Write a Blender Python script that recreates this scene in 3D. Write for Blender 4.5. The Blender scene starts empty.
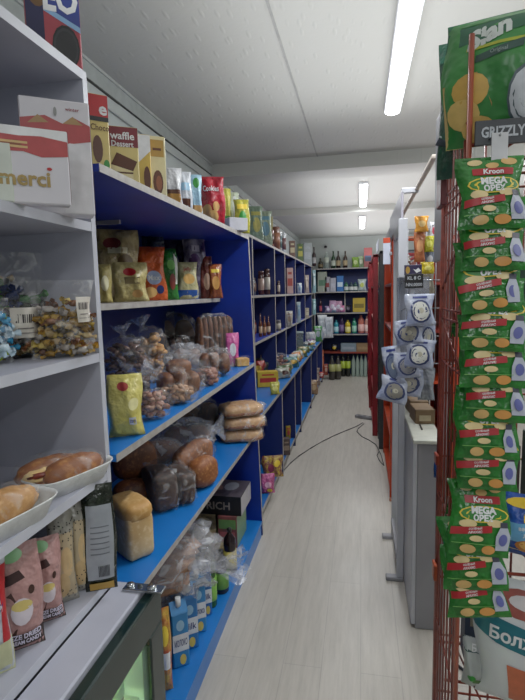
import bpy, math, random
from mathutils import Vector, Matrix
R_ = random.Random(7)
PI = math.pi
COL = bpy.context.scene.collection

# ------------------------------------------------------------------ camera
FPX = 487.0
def _n(v): return Vector(v).normalized()
_Y = _n((98.5, 59, FPX))                       # world axes seen in the camera frame (right, up, forward)
_U = -Vector((95.5, -4150, FPX)); _U = (_U - _U.dot(_Y) * _Y).normalized()
_X = _Y.cross(_U)
if _X.x < 0: _X = -_X
CAM = Vector((0, 0, 1.5))
RIGHT = Vector((_X[0], _Y[0], _U[0])); UPV = Vector((_X[1], _Y[1], _U[1])); FWD = Vector((_X[2], _Y[2], _U[2]))
cd = bpy.data.cameras.new('camera'); cam = bpy.data.objects.new('camera', cd); COL.objects.link(cam)
cam.matrix_world = Matrix(((RIGHT.x, UPV.x, -FWD.x, CAM.x), (RIGHT.y, UPV.y, -FWD.y, CAM.y), (RIGHT.z, UPV.z, -FWD.z, CAM.z), (0, 0, 0, 1)))
cd.sensor_fit = 'VERTICAL'; cd.sensor_height = 36; cd.lens = 36 * FPX / 700; cd.clip_start = 0.02
bpy.context.scene.camera = cam
def at(px, py, ax, val):
    v = Vector((px - 262.5, 350 - py, FPX)); r = Vector((v.dot(_X), v.dot(_Y), v.dot(_U)))
    i = 'XYZ'.index(ax); return CAM + r * ((val - CAM[i]) / r[i])

# ------------------------------------------------------------------ materials
MC = {}
def lin(c):
    if isinstance(c, str): c = [int(c[i:i+2], 16) / 255 for i in (0, 2, 4)]
    return tuple(x / 12.92 if x <= .04045 else ((x + .055) / 1.055) ** 2.4 for x in c) + (1,)
def newmat(name):
    m = bpy.data.materials.new(name); m.use_nodes = True
    nt = m.node_tree; return m, nt, nt.nodes['Principled BSDF'], nt.nodes, nt.links
def mt(c, r=.5, k='plain', c2=None, s=20, bump=.15, metal=0):
    """procedural material: colour c mottled towards c2 with noise of scale s"""
    key = (c, r, k, c2, s, bump, metal)
    if key in MC: return MC[key]
    m, nt, b, N, L = newmat('%s_%s' % (k, c if isinstance(c, str) else len(MC)))
    b.inputs['Roughness'].default_value = r; b.inputs['Metallic'].default_value = metal
    tc = N.new('ShaderNodeTexCoord'); nz = N.new('ShaderNodeTexNoise'); nz.inputs['Scale'].default_value = s
    nz.inputs['Detail'].default_value = 4; L.new(tc.outputs['Object'], nz.inputs['Vector'])
    rp = N.new('ShaderNodeValToRGB'); a = lin(c); d = lin(c2) if c2 else tuple(x * .86 for x in a[:3]) + (1,)
    rp.color_ramp.elements[0].position = .35; rp.color_ramp.elements[1].position = .65
    rp.color_ramp.elements[0].color = d; rp.color_ramp.elements[1].color = a
    L.new(nz.outputs['Fac'], rp.inputs['Fac']); L.new(rp.outputs['Color'], b.inputs['Base Color'])
    if bump:
        bp = N.new('ShaderNodeBump'); bp.inputs['Strength'].default_value = bump; bp.inputs['Distance'].default_value = .009 if k == 'foil' else .004
        n2 = N.new('ShaderNodeTexNoise'); n2.inputs['Scale'].default_value = s * 2; L.new(tc.outputs['Object'], n2.inputs['Vector'])
        L.new(n2.outputs['Fac'], bp.inputs['Height']); L.new(bp.outputs['Normal'], b.inputs['Normal'])
    MC[key] = m; return m
def foil(c, c2=None, r=.2, s=22): return mt(c, r, 'foil', c2, s, 1.0)
def ink(c): return mt(c, .4, 'ink', None, 40, 0)
def film(tint='ffffff', lo=.06, hi=.55, s=22):
    key = ('film', tint, lo, hi, s)
    if key in MC: return MC[key]
    m, nt, b, N, L = newmat('clear_film_%d' % len(MC))
    b.inputs['Base Color'].default_value = lin(tint); b.inputs['Roughness'].default_value = .12; b.inputs['Specular IOR Level'].default_value = .9
    tr = N.new('ShaderNodeBsdfTransparent'); mx = N.new('ShaderNodeMixShader'); tc = N.new('ShaderNodeTexCoord')
    nz = N.new('ShaderNodeTexNoise'); nz.inputs['Scale'].default_value = s; nz.inputs['Detail'].default_value = 3; nz.inputs['Distortion'].default_value = 1.6
    L.new(tc.outputs['Object'], nz.inputs['Vector'])
    mr = N.new('ShaderNodeMapRange'); mr.inputs['From Min'].default_value = .53; mr.inputs['From Max'].default_value = .66  # whiter noise streaks paint highlights into the clear film
    mr.inputs['To Min'].default_value = lo; mr.inputs['To Max'].default_value = hi
    L.new(nz.outputs['Fac'], mr.inputs['Value']); L.new(mr.outputs['Result'], mx.inputs['Fac'])
    L.new(tr.outputs['BSDF'], mx.inputs[1]); L.new(b.outputs['BSDF'], mx.inputs[2])
    bp = N.new('ShaderNodeBump'); bp.inputs['Strength'].default_value = .8; bp.inputs['Distance'].default_value = .01
    L.new(nz.outputs['Fac'], bp.inputs['Height']); L.new(bp.outputs['Normal'], b.inputs['Normal'])
    L.new(mx.outputs['Shader'], N['Material Output'].inputs['Surface'])
    MC[key] = m; return m
def glass(c, alpha=.5, r=.08):
    key = ('glass', c, alpha)
    if key in MC: return MC[key]
    m, nt, b, N, L = newmat('glass_%s' % c)
    b.inputs['Base Color'].default_value = lin(c); b.inputs['Roughness'].default_value = r
    tr = N.new('ShaderNodeBsdfTransparent'); tr.inputs['Color'].default_value = tuple(min(1, x * .6 + .4) for x in lin(c)[:3]) + (1,)
    mx = N.new('ShaderNodeMixShader'); mx.inputs['Fac'].default_value = alpha
    L.new(tr.outputs['BSDF'], mx.inputs[1]); L.new(b.outputs['BSDF'], mx.inputs[2]); L.new(mx.outputs['Shader'], N['Material Output'].inputs['Surface'])
    MC[key] = m; return m
def emis(c, st):
    m, nt, b, N, L = newmat('lamp_%s' % c)
    b.inputs['Emission Color'].default_value = lin(c); b.inputs['Emission Strength'].default_value = st
    b.inputs['Base Color'].default_value = lin(c); return m
def crust(c1, c2, c3, s=9):
    key = ('crust', c1, c2, c3, s)
    if key in MC: return MC[key]
    m = mt(c1, .55, 'crust%s' % c3, c2, s, .5); nt = m.node_tree; N = nt.nodes; L = nt.links; b = N['Principled BSDF']
    nz = N.new('ShaderNodeTexNoise'); nz.inputs['Scale'].default_value = s * 9; nz.inputs['Detail'].default_value = 6
    tc = N.new('ShaderNodeTexCoord'); L.new(tc.outputs['Object'], nz.inputs['Vector'])
    rp = N.new('ShaderNodeMapRange'); rp.inputs['From Min'].default_value = .5; rp.inputs['From Max'].default_value = .75; L.new(nz.outputs['Fac'], rp.inputs['Value'])
    mx = N.new('ShaderNodeMixRGB'); mx.inputs[2].default_value = lin(c3); old = b.inputs['Base Color'].links[0].from_socket
    L.new(rp.outputs['Result'], mx.inputs[0]); L.new(old, mx.inputs[1]); L.new(mx.outputs[0], b.inputs['Base Color'])
    MC[key] = m; return m

# ------------------------------------------------------------------ mesh builder
TXT = {}
def text_geo(s, bold=0):
    if (s, bold) in TXT: return TXT[(s, bold)]
    cu = bpy.data.curves.new('t', 'FONT'); cu.body = s; cu.offset = bold; cu.resolution_u = 2; cu.align_x = 'CENTER'
    o = bpy.data.objects.new('t', cu); COL.objects.link(o); bpy.context.view_layer.update()
    me = bpy.data.meshes.new_from_object(o.evaluated_get(bpy.context.evaluated_depsgraph_get()))
    vs = [tuple(v.co[:2]) for v in me.vertices]; fs = [tuple(p.vertices) for p in me.polygons]
    bpy.data.objects.remove(o); bpy.data.curves.remove(cu); bpy.data.meshes.remove(me)
    if vs:
        x0 = min(v[0] for v in vs); x1 = max(v[0] for v in vs); y0 = min(v[1] for v in vs); y1 = max(v[1] for v in vs)
        w, h = max(x1 - x0, 1e-4), max(y1 - y0, 1e-4)
        vs = [((v[0] - x0) / w - .5, (v[1] - y0) / h - .5) for v in vs]
    else: w = h = 1
    TXT[(s, bold)] = (vs, fs, w / h); return TXT[(s, bold)]
def hsh(x, y, z, k=0):
    return math.sin(x * 12.99 + y * 78.2 + z * 37.7 + k * 5.1) * .5 + math.sin(x * 41.3 - y * 23.1 + z * 17.9 + k * 2.3) * .3 + math.sin(x * 97 + y * 61 - z * 83 + k) * .2
class MB:
    def __init__(s): s.v = []; s.f = []; s.m = []; s.sm = []; s.mats = []
    def mi(s, m):
        if m not in s.mats: s.mats.append(m)
        return s.mats.index(m)
    def add(s, vs, fs, m, smooth=False):
        o = len(s.v); s.v += [tuple(v) for v in vs]; i = s.mi(m)
        for f in fs: s.f.append(tuple(a + o for a in f)); s.m.append(i); s.sm.append(smooth)
    def box(s, x0, y0, z0, x1, y1, z1, m):
        s.add([(x, y, z) for x in (x0, x1) for y in (y0, y1) for z in (z0, z1)],
              [(0, 1, 3, 2), (4, 6, 7, 5), (0, 4, 5, 1), (2, 3, 7, 6), (0, 2, 6, 4), (1, 5, 7, 3)], m); return s
    def rbox(s, x0, y0, z0, x1, y1, z1, m, b=.003):
        """box with chamfered edges"""
        vs = []; c = ((x0 + x1) / 2, (y0 + y1) / 2, (z0 + z1) / 2); hx, hy, hz = abs(x1 - x0) / 2, abs(y1 - y0) / 2, abs(z1 - z0) / 2
        b = min(b, hx * .49, hy * .49, hz * .49); idx = {}
        for sx in (-1, 1):
            for sy in (-1, 1):
                for sz in (-1, 1):
                    for a in range(3):
                        d = [hx - b, hy - b, hz - b]; d[a] += b; idx[(sx, sy, sz, a)] = len(vs); vs.append((c[0] + sx * d[0], c[1] + sy * d[1], c[2] + sz * d[2]))
        I = idx; fs = []
        for q in (-1, 1):
            fs.append([I[(q, -1, -1, 0)], I[(q, -1, 1, 0)], I[(q, 1, 1, 0)], I[(q, 1, -1, 0)]][::-q or 1])
            fs.append([I[(-1, q, -1, 1)], I[(1, q, -1, 1)], I[(1, q, 1, 1)], I[(-1, q, 1, 1)]][::-q or 1])
            fs.append([I[(-1, -1, q, 2)], I[(-1, 1, q, 2)], I[(1, 1, q, 2)], I[(1, -1, q, 2)]][::-q or 1])
        for p in (-1, 1):
            for q in (-1, 1):
                fs.append([I[(-1, p, q, 1)], I[(1, p, q, 1)], I[(1, p, q, 2)], I[(-1, p, q, 2)]])
                fs.append([I[(p, -1, q, 0)], I[(p, 1, q, 0)], I[(p, 1, q, 2)], I[(p, -1, q, 2)]])
                fs.append([I[(p, q, -1, 0)], I[(p, q, 1, 0)], I[(p, q, 1, 1)], I[(p, q, -1, 1)]])
                for r in (-1, 1): fs.append([I[(p, q, r, 0)], I[(p, q, r, 1)], I[(p, q, r, 2)]])
        s.add(vs, fs, m); return s
    def tube(s, p, q, r, m, n=8, r2=None, caps=True):
        p, q = Vector(p), Vector(q); d = (q - p).normalized(); r2 = r if r2 is None else r2
        a = d.cross(Vector((0, 0, 1)) if abs(d.z) < .9 else Vector((1, 0, 0))).normalized(); b = d.cross(a)
        vs = []
        for c, rr in ((p, r), (q, r2)):
            for i in range(n):
                t = 2 * PI * i / n; vs.append(c + (a * math.cos(t) + b * math.sin(t)) * rr)
        fs = [(i, (i + 1) % n, n + (i + 1) % n, n + i) for i in range(n)]
        if caps: fs += [tuple(range(n))[::-1], tuple(range(n, 2 * n))]
        s.add(vs, fs, m, True); return s
    def path(s, pts, r, m, n=6):
        for a, b in zip(pts[:-1], pts[1:]): s.tube(a, b, r, m, n)
        return s
    def lathe(s, prof, m, n=14, o=(0, 0, 0), sq=0):
        vs = []
        for r, z in prof:
            for i in range(n):
                t = 2 * PI * i / n; k = 1
                if sq: k = 1 / max(abs(math.cos(t)), abs(math.sin(t))) ** sq
                vs.append((o[0] + r * k * math.cos(t), o[1] + r * k * math.sin(t), o[2] + z))
        fs = []
        for j in range(len(prof) - 1):
            for i in range(n): a = j * n + i; b = j * n + (i + 1) % n; fs.append((a, b, b + n, a + n))
        fs.append(tuple(range(n))[::-1]); fs.append(tuple(range((len(prof) - 1) * n, len(prof) * n)))
        s.add(vs, fs, m, True); return s
    def blob(s, c, r, m, p=2.0, nz=.03, k=0, nu=18, nv=12, rot=0, fr=1.0, flat=0, fn=None):
        """superellipsoid with lumps; p=2 sphere, higher is boxier"""
        vs = []; cr, sr = math.cos(rot), math.sin(rot)
        def sg(x, e): return math.copysign(abs(x) ** e, x)
        e = 2 / p
        for j in range(nv + 1):
            ph = -PI / 2 + PI * j / nv
            for i in range(nu):
                th = 2 * PI * i / nu
                x = sg(math.cos(ph), e) * sg(math.cos(th), e); y = sg(math.cos(ph), e) * sg(math.sin(th), e); z = sg(math.sin(ph), e)
                q = 1 + nz * hsh(x * fr * .25, y * fr * .25, z * fr * .25, k); x, y, z = x * q * r[0], y * q * r[1], z * q * r[2]
                if flat and z < -r[2] * flat: z = -r[2] * flat
                if fn: x, y, z = fn(x, y, z)
                vs.append((c[0] + x * cr - y * sr, c[1] + x * sr + y * cr, c[2] + z))
        fs = [(j * nu + i, j * nu + (i + 1) % nu, (j + 1) * nu + (i + 1) % nu, (j + 1) * nu + i) for j in range(nv) for i in range(nu)]
        s.add(vs, fs, m, True); return s
    def surf(s, S, u0, u1, v0, v1, nu, nv, m, off=0, smooth=True):
        vs = [S(u0 + (u1 - u0) * i / nu, v0 + (v1 - v0) * j / nv, off) for j in range(nv + 1) for i in range(nu + 1)]
        w = nu + 1; s.add(vs, [(j * w + i, j * w + i + 1, (j + 1) * w + i + 1, (j + 1) * w + i) for j in range(nv) for i in range(nu)], m, smooth)
    def art(s, S, art, W, H, e=.0006):
        off = e
        for n_, a in enumerate(art):
            k = a[0]; off = e + min(n_, 30) * .00017 + (.0005 if k == 't' else 0)
            if k == 'r': s.surf(S, a[1], a[3], a[2], a[4], max(2, int(abs(a[3] - a[1]) * 6)), max(1, int(abs(a[4] - a[2]) * 10)), a[5], off)
            elif k == 'e':
                n = 14; vs = [S(a[1], a[2], off)]
                for rr in (.34, .67, 1):
                    vs += [S(a[1] + a[3] * rr * math.cos(2 * PI * i / n), a[2] + a[4] * rr * math.sin(2 * PI * i / n), off) for i in range(n)]
                s.add(vs, [(0, 1 + i, 1 + (i + 1) % n) for i in range(n)] + [(1 + q * n + i, 1 + q * n + n + i, 1 + q * n + n + (i + 1) % n, 1 + q * n + (i + 1) % n) for q in (0, 1) for i in range(n)], a[5], True)
            elif k == 'p' and len(a[1]) == 4:
                A, B, C_, D_ = a[1]
                s.surf(lambda u, v, o: S((A[0] * (1 - u) + B[0] * u) * (1 - v) + (D_[0] * (1 - u) + C_[0] * u) * v, (A[1] * (1 - u) + B[1] * u) * (1 - v) + (D_[1] * (1 - u) + C_[1] * u) * v, o), 0, 1, 0, 1, 8, 3, a[2], off)
            elif k == 'p': s.add([S(x, y, off) for x, y in a[1]], [tuple(range(len(a[1])))], a[2])
            elif k == 't':
                vs, fs, asp = text_geo(a[1], a[6] if len(a) > 6 else 0.01)
                hh = a[4]; ww = asp * hh * H / (W / 2); mw = a[7] if len(a) > 7 else 1.8
                if ww > mw: ww = mw
                sl = a[8] if len(a) > 8 else 0
                s.add([S(a[2] + x * ww, a[3] + y * hh + x * sl, off) for x, y in vs], fs, a[5])
    def obj(s, name, parent=None, loc=(0, 0, 0), rot=(0, 0, 0)):
        me = bpy.data.meshes.new(name); me.from_pydata(s.v, [], s.f)
        for m in s.mats: me.materials.append(m)
        me.polygons.foreach_set('material_index', s.m); me.polygons.foreach_set('use_smooth', s.sm); me.update()
        o = bpy.data.objects.new(name, me); COL.objects.link(o); o.location = loc; o.rotation_euler = rot
        if parent: o.parent = parent
        return o
def tag(o, label=None, cat=None, group=None, kind=None):
    if label: o['label'] = label
    if cat: o['category'] = cat
    if group: o['group'] = group
    if kind: o['kind'] = kind
    return o
def thing(name, label, cat, loc=(0, 0, 0), rot=(0, 0, 0), group=None):
    o = bpy.data.objects.new(name, None); COL.objects.link(o); o.location = loc; o.rotation_euler = rot; o.empty_display_size = .05
    return tag(o, label, cat, group)
def struct(name, mb): return tag(mb.obj(name), kind='structure')
def dup(root, loc, rz=None, label=None, group=None):
    r = root.copy(); COL.objects.link(r); r.location = loc
    if rz is not None: r.rotation_euler = (root.rotation_euler.x, root.rotation_euler.y, rz)
    if label: r['label'] = label
    if group: r['group'] = group
    for ch in list(root.children):
        c = ch.copy(); COL.objects.link(c); c.parent = r
        for g in list(ch.children):
            d = g.copy(); COL.objects.link(d); d.parent = c
    return r

# ------------------------------------------------------------------ packaging makers (local: base centre at origin, front towards -y)
def carton(W, H, D, base, art=(), side=None, mb=None, top=None):
    mb = mb or MB(); mb.rbox(-W / 2, -D / 2, 0, W / 2, D / 2, H, base, .0025)
    e = .0004
    if side:
        mb.add([(W / 2 + e, -D / 2 + .002, .003), (W / 2 + e, D / 2 - .002, .003), (W / 2 + e, D / 2 - .002, H - .003), (W / 2 + e, -D / 2 + .002, H - .003)], [(0, 1, 2, 3)], side)
        mb.add([(-W / 2 - e, -D / 2 + .002, .003), (-W / 2 - e, D / 2 - .002, .003), (-W / 2 - e, D / 2 - .002, H - .003), (-W / 2 - e, -D / 2 + .002, H - .003)], [(3, 2, 1, 0)], side)
    if top: mb.add([(-W / 2 + .002, -D / 2 + .002, H + e), (W / 2 - .002, -D / 2 + .002, H + e), (W / 2 - .002, D / 2 - .002, H + e), (-W / 2 + .002, D / 2 - .002, H + e)], [(0, 1, 2, 3)], top)
    mb.art(lambda u, v, o: (u * W / 2 * .985, -D / 2 - o, H * (.01 + v * .98)), art, W, H)
    return mb
def pouch(W, H, D, base, art=(), k=0, stand=False, lean=0, crk=.25, taper=0, seal=None, back=None):
    """pillow or stand-up bag with crimped seals"""
    mb = MB(); ns, nv = 18, 20
    def bulge(u, v):
        a = max(0, 1 - abs(u) ** 3) ** .6; sv = math.sin(PI * min(1, max(0, v))) ** .55 if not stand else (max(0, 1 - v) ** .5 * min(1, .55 + v * 3) if v < 1 else 0)
        return a * sv
    def S(u, v, o, sgn=-1):
        v = min(1, max(0, v)); u = max(-1, min(1, u)); b = bulge(u, v)
        wr = crk * D * .2 * (math.sin(5 * u + 3 * v + k) * .5 + math.sin(4 * u - 9 * v + k * 2.3) * .35 + math.sin(11 * u + 8 * v + k * 3.1) * .18) * min(1, b * 2 + .15)
        sq = 1 - .05 * math.sin(PI * v) - taper * v
        edge = .008 * math.sin(7 * v + k + u) * W / .1 * .5
        return (u * W / 2 * sq + edge * abs(u), sgn * (b * D / 2 + o) + wr * (1 if sgn < 0 else .5) + lean * v * v + lean * .3 * v * abs(u), H * v)
    mb.surf(S, -1, 1, 0, 1, ns, nv, base)
    mb.surf(lambda u, v, o: S(-u, v, o, 1), -1, 1, 0, 1, ns, nv, back or base)
    sl = seal or base
    for v0, v1 in (((.955, 1),) if stand else ((0, .05), (.95, 1))): mb.surf(S, -1, 1, v0, v1, 8, 1, sl, .0008)
    mb.art(S, art, W, H, .0011)
    return mb
def bottle(W, H, c, cap='202020', label=None, k='wine', lab2=None):
    r = W / 2
    pr = {'wine': [(.7, 0), (1, .02), (1, .52), (.9, .62), (.42, .72), (.32, .78), (.32, .95)], 'pet': [(.7, 0), (1, .03), (.93, .3), (1, .42), (1, .62), (.8, .75), (.38, .87), (.33, .94)],
          'jug': [(.9, 0), (1, .03), (.95, .35), (.85, .5), (1, .62), (.85, .78), (.35, .88), (.33, .93)], 'jar': [(.9, 0), (1, .03), (1, .8), (.85, .86), (.8, .88)]}[k]
    b = MB().lathe([(r * a, H * z) for a, z in pr], c); out = [('bottle_body' if k != 'jar' else 'jar_body', b)]
    if label: 
        z0, z1 = {'wine': (.15, .45), 'pet': (.36, .66), 'jug': (.12, .5), 'jar': (.2, .68)}[k]
        out.append(('label', MB().lathe([(r * 1.02, H * z0), (r * 1.03, H * (z0 + .01)), (r * 1.03, H * z1), (r * 1.02, H * z1)], label)))
    cr = .38 if k != 'jar' else .9; z0 = pr[-1][1]
    out.append(('cap' if k != 'jar' else 'lid', MB().lathe([(r * cr, H * (z0 - .01)), (r * cr, H * .99), (r * cr * .85, H)], cap)))
    return out
def put(parts, name, label, cat, loc, rz=0, group=None, tilt=0):
    t = thing(name, label, cat, loc, (tilt, 0, rz), group)
    for n, mb in parts: mb.obj(n, t)
    return t
# place something by the picture: bb = pixel box, X = depth on the shelf, z = shelf top
def fit(bb, X=None, z=None, Y=None):
    x0, y0, x1, y1 = bb; cx = (x0 + x1) / 2; my = (y0 + y1) / 2
    P = at(cx, my, 'X', X) if Y is None else at(cx, my, 'Y', Y)
    if z is not None and z < 1.4 and Y is None:                  # seen from above: stand it where its foot shows
        B = at(cx, y1, 'Z', z); B = B + Vector((B.x, B.y, 0)).normalized() * .035
        if B.x > -1.02: P = B
        if P.x > -.65: P = at(cx, my, 'X', -.65)
        lim = .96 if cx < 100 and z > .8 else (2.56 if P.y < 3.3 and cx < 262 and X > -1.2 else 8.3)
        if P.y > lim: P = at(cx, my, 'Y', lim)
    elif z is not None and abs(z - 1.479) < .001 and P.y > 2.5: P = at(cx, my, 'Y', 2.5)
    elif Y is None and P.y > 8.3: P = at(cx, my, 'Y', 8.3)
    Y = P.y; s = (P - CAM).dot(FWD) / FPX; W = (x1 - x0) * s
    zt = at(cx, y0, 'Y', Y).z; zb = at(cx, y1, 'Y', Y).z if z is None else z
    return Vector((P.x, P.y, zb)), W, max(zt - zb, .03), math.atan2(-P.x, P.y)
def bx(name, label, cat, bb, X, z, base, art=(), D=.05, dl=8, group=None, side=None, Y=None, ws=.95, top=None):
    P, W, H, th = fit(bb, X, z, Y); o = carton(W * ws, H, D, base, art, side, top=top).obj(name, None, P, (0, 0, th + math.radians(dl)))
    return tag(o, label, cat, group)
def bag(name, label, cat, bb, X, z, base, art=(), D=.06, dl=8, group=None, k=None, stand=False, lean=.01, Y=None, ws=1.0, tilt=0, crk=.5, roll=0, **kw):
    P, W, H, th = fit(bb, X, z, Y); k = R_.random() * 9 if k is None else k
    o = pouch(W * ws, H, D, base, art, k, stand, lean, crk, **kw).obj(name, None, P, (math.radians(tilt), math.radians(roll), th + math.radians(dl)))
    return tag(o, label, cat, group)

# ------------------------------------------------------------------ palette
WHITE = mt('b2b3c0', .45, 'white_board', 'a9aab8', 6, .05); WEDGE = mt('c2c3ce', .4, 'white_edge', None, 8, .05)
BLUE = mt('0c2f9a', .45, 'blue_board', '0a2886', 5, .05); DBLUE = mt('101f5a', .5, 'dark_blue_board', '0a1c58', 5, .05)
SBLUE = mt('1a72c4', .35, 'shelf_blue', '156ab8', 4, .05); EDGE = mt('a8a49f', .5, 'edge_band', '958f8a', 30, .1)
GREY = mt('929196', .45, 'grey_metal', '88878c', 5, .05); LGREY = mt('bcbdc4', .4, 'light_grey_metal', 'b0b1b8', 5, .05)
RED = mt('8a2418', .4, 'red_metal', '6e1c14', 12, .1); ORANGE = mt('c8431c', .4, 'orange_metal', 'b03a18', 9, .1); DRED = mt('8c1420', .4, 'dark_red_metal', '701018', 9, .1)
WIRE = mt('8c3a2c', .35, 'red_wire', '6c241a', 30, .1); CHAR = mt('3c4448', .4, 'charcoal_metal', '30383c', 9, .1)
BLACK = mt('16161a', .4, 'black_plastic'); CHROME = mt('b8bcc0', .2, 'steel', None, 20, .05, .9)
CLEAR = film('f4f0ee', .05, .38, 11); CLOUD = film('e4e4ea', .22, .62, 12); CRISP = film('ffffff', .03, .26, 18)
W_ = ink('e8e8ea'); RD = ink('b82026'); YL = ink('e8c83c'); BR = ink('5a2e18'); GR = ink('2c8c30'); NV = ink('1c2c6c'); BK = ink('1a1a1e'); GD = ink('b08a3c'); CR = ink('ece0b4'); OR = ink('e8782c'); LB = ink('4c9cd4'); PK = ink('dc6c90'); TN = ink('c89858'); SKY = ink('9cc8e4'); PU = ink('6c3c8c')

# ------------------------------------------------------------------ room
XL, XR, YB, YN, ZC = -1.1, 2.3, 8.95, -2.2, 2.46
def floor_mat():
    m, nt, b, N, L = newmat('pale_laminate'); tc = N.new('ShaderNodeTexCoord'); mp = N.new('ShaderNodeMapping'); mp.inputs['Rotation'].default_value = (0, 0, PI / 2)
    L.new(tc.outputs['Object'], mp.inputs['Vector'])
    br = N.new('ShaderNodeTexBrick'); br.inputs['Scale'].default_value = 1; br.inputs['Brick Width'].default_value = 1.2; br.inputs['Row Height'].default_value = .155
    br.inputs['Mortar Size'].default_value = .0016; br.inputs['Color1'].default_value = lin('bcb5ab'); br.inputs['Color2'].default_value = lin('b8b1a7'); br.inputs['Mortar'].default_value = lin('a9a29a')
    L.new(mp.outputs['Vector'], br.inputs['Vector'])
    mp2 = N.new('ShaderNodeMapping'); mp2.inputs['Scale'].default_value = (14, 1.2, 1); L.new(tc.outputs['Object'], mp2.inputs['Vector'])
    nz = N.new('ShaderNodeTexNoise'); nz.inputs['Scale'].default_value = 2.4; nz.inputs['Detail'].default_value = 8; nz.inputs['Roughness'].default_value = .7; L.new(mp2.outputs['Vector'], nz.inputs['Vector'])
    rp = N.new('ShaderNodeValToRGB'); rp.color_ramp.elements[0].position = .3; rp.color_ramp.elements[0].color = (.74, .73, .72, 1); rp.color_ramp.elements[1].position = .62; rp.color_ramp.elements[1].color = (1, 1, 1, 1)
    L.new(nz.outputs['Fac'], rp.inputs['Fac']); mx = N.new('ShaderNodeMixRGB'); mx.blend_type = 'MULTIPLY'; mx.inputs[0].default_value = .8
    L.new(br.outputs['Color'], mx.inputs[1]); L.new(rp.outputs['Color'], mx.inputs[2])
    n3 = N.new('ShaderNodeTexNoise'); n3.inputs['Scale'].default_value = 1.7; n3.inputs['Detail'].default_value = 3; L.new(tc.outputs['Object'], n3.inputs['Vector'])
    mr = N.new('ShaderNodeMapRange'); mr.inputs['To Min'].default_value = .28; mr.inputs['To Max'].default_value = .5; L.new(n3.outputs['Fac'], mr.inputs['Value']); L.new(mr.outputs['Result'], b.inputs['Roughness'])
    L.new(mx.outputs[0], b.inputs['Base Color']); return m
def ceil_mat():
    m, nt, b, N, L = newmat('embossed_ceiling_paper'); tc = N.new('ShaderNodeTexCoord'); b.inputs['Roughness'].default_value = .6
    mp = N.new('ShaderNodeMapping'); mp.inputs['Scale'].default_value = (34, 9, 1); L.new(tc.outputs['Object'], mp.inputs['Vector'])
    vo = N.new('ShaderNodeTexVoronoi'); vo.inputs['Scale'].default_value = 1; L.new(mp.outputs['Vector'], vo.inputs['Vector'])
    r = N.new('ShaderNodeMapRange'); r.inputs['From Min'].default_value = .12; r.inputs['From Max'].default_value = .3; r.inputs['To Min'].default_value = 1; r.inputs['To Max'].default_value = 0; L.new(vo.outputs['Distance'], r.inputs['Value'])
    nz = N.new('ShaderNodeTexNoise'); nz.inputs['Scale'].default_value = 60; L.new(tc.outputs['Object'], nz.inputs['Vector'])
    ad = N.new('ShaderNodeMath'); ad.operation = 'MULTIPLY_ADD'; ad.inputs[1].default_value = .35; L.new(nz.outputs['Fac'], ad.inputs[0]); L.new(r.outputs['Result'], ad.inputs[2])
    bp = N.new('ShaderNodeBump'); bp.inputs['Strength'].default_value = .5; bp.inputs['Distance'].default_value = .002; L.new(ad.outputs[0], bp.inputs['Height']); L.new(bp.outputs['Normal'], b.inputs['Normal'])
    b.inputs['Base Color'].default_value = lin('b0b0aa'); return m
CEIL = ceil_mat(); WALL = mt('bcc2be', .6, 'painted_wall', 'b2b8b4', 3, .15)
struct('floor', MB().box(XL - .1, YN - .1, -.06, XR + .1, YB + .1, 0, floor_mat()))
struct('ceiling', MB().box(XL - .1, YN - .1, ZC, XR + .1, YB + .1, ZC + .08, CEIL))
struct('wall_left', MB().box(XL - .1, YN, 0, XL, YB, ZC, WALL)); struct('wall_right', MB().box(XR, YN, 0, XR + .1, YB, ZC, WALL))
struct('wall_back', MB().box(XL - .1, YB, 0, XR + .1, YB + .1, ZC, WALL)); struct('wall_near', MB().box(XL - .1, YN - .1, 0, XR + .1, YN, ZC, WALL))
struct('trim_1', MB().box(XL, 3.62, ZC - .095, XR, 3.92, ZC, CEIL)); struct('trim_2', MB().box(XL, 5.75, ZC - .07, XR, 6.0, ZC, CEIL))
t = MB().box(XL, YN, ZC - .075, XL + .012, 3.62, ZC - .012, mt('a6aca8', .6, 'cornice')); t.box(XL, YN, ZC - .012, XL + .02, 3.62, ZC, mt('b4b8b4', .6, 'cornice_lip'))
DK = mt('4c4c48', .8, 'crack')
for i in range(24):
    y = YN + i * .243; t.box(XL, y, ZC - .079 + .002 * hsh(i * .3, 0, 0), XL + .013, y + .26, ZC - .0765 + .003 * hsh(i * .31, 1, 0), DK)
struct('trim_3', t)
struct('trim_4', MB().box(XL, 3.92, ZC - .07, XL + .012, YB, ZC, mt('a6aca8', .6, 'cornice')))
struct('trim_5', MB().box(-.31, YN, ZC - .003, -.3, 3.62, ZC, mt('9a9a96', .6, 'seam')))
# cable along the left wall top
tag(MB().path([(XL + .01, 1.0, 2.33), (XL + .01, 1.9, 2.325), (XL + .01, 2.2, 2.32), (XL + .01, 3.5, 2.33)], .004, mt('b4b8b4', .5, 'cable')).obj('wall_cable'), 'thin grey cable running along the top of the left wall', 'cable')
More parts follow.
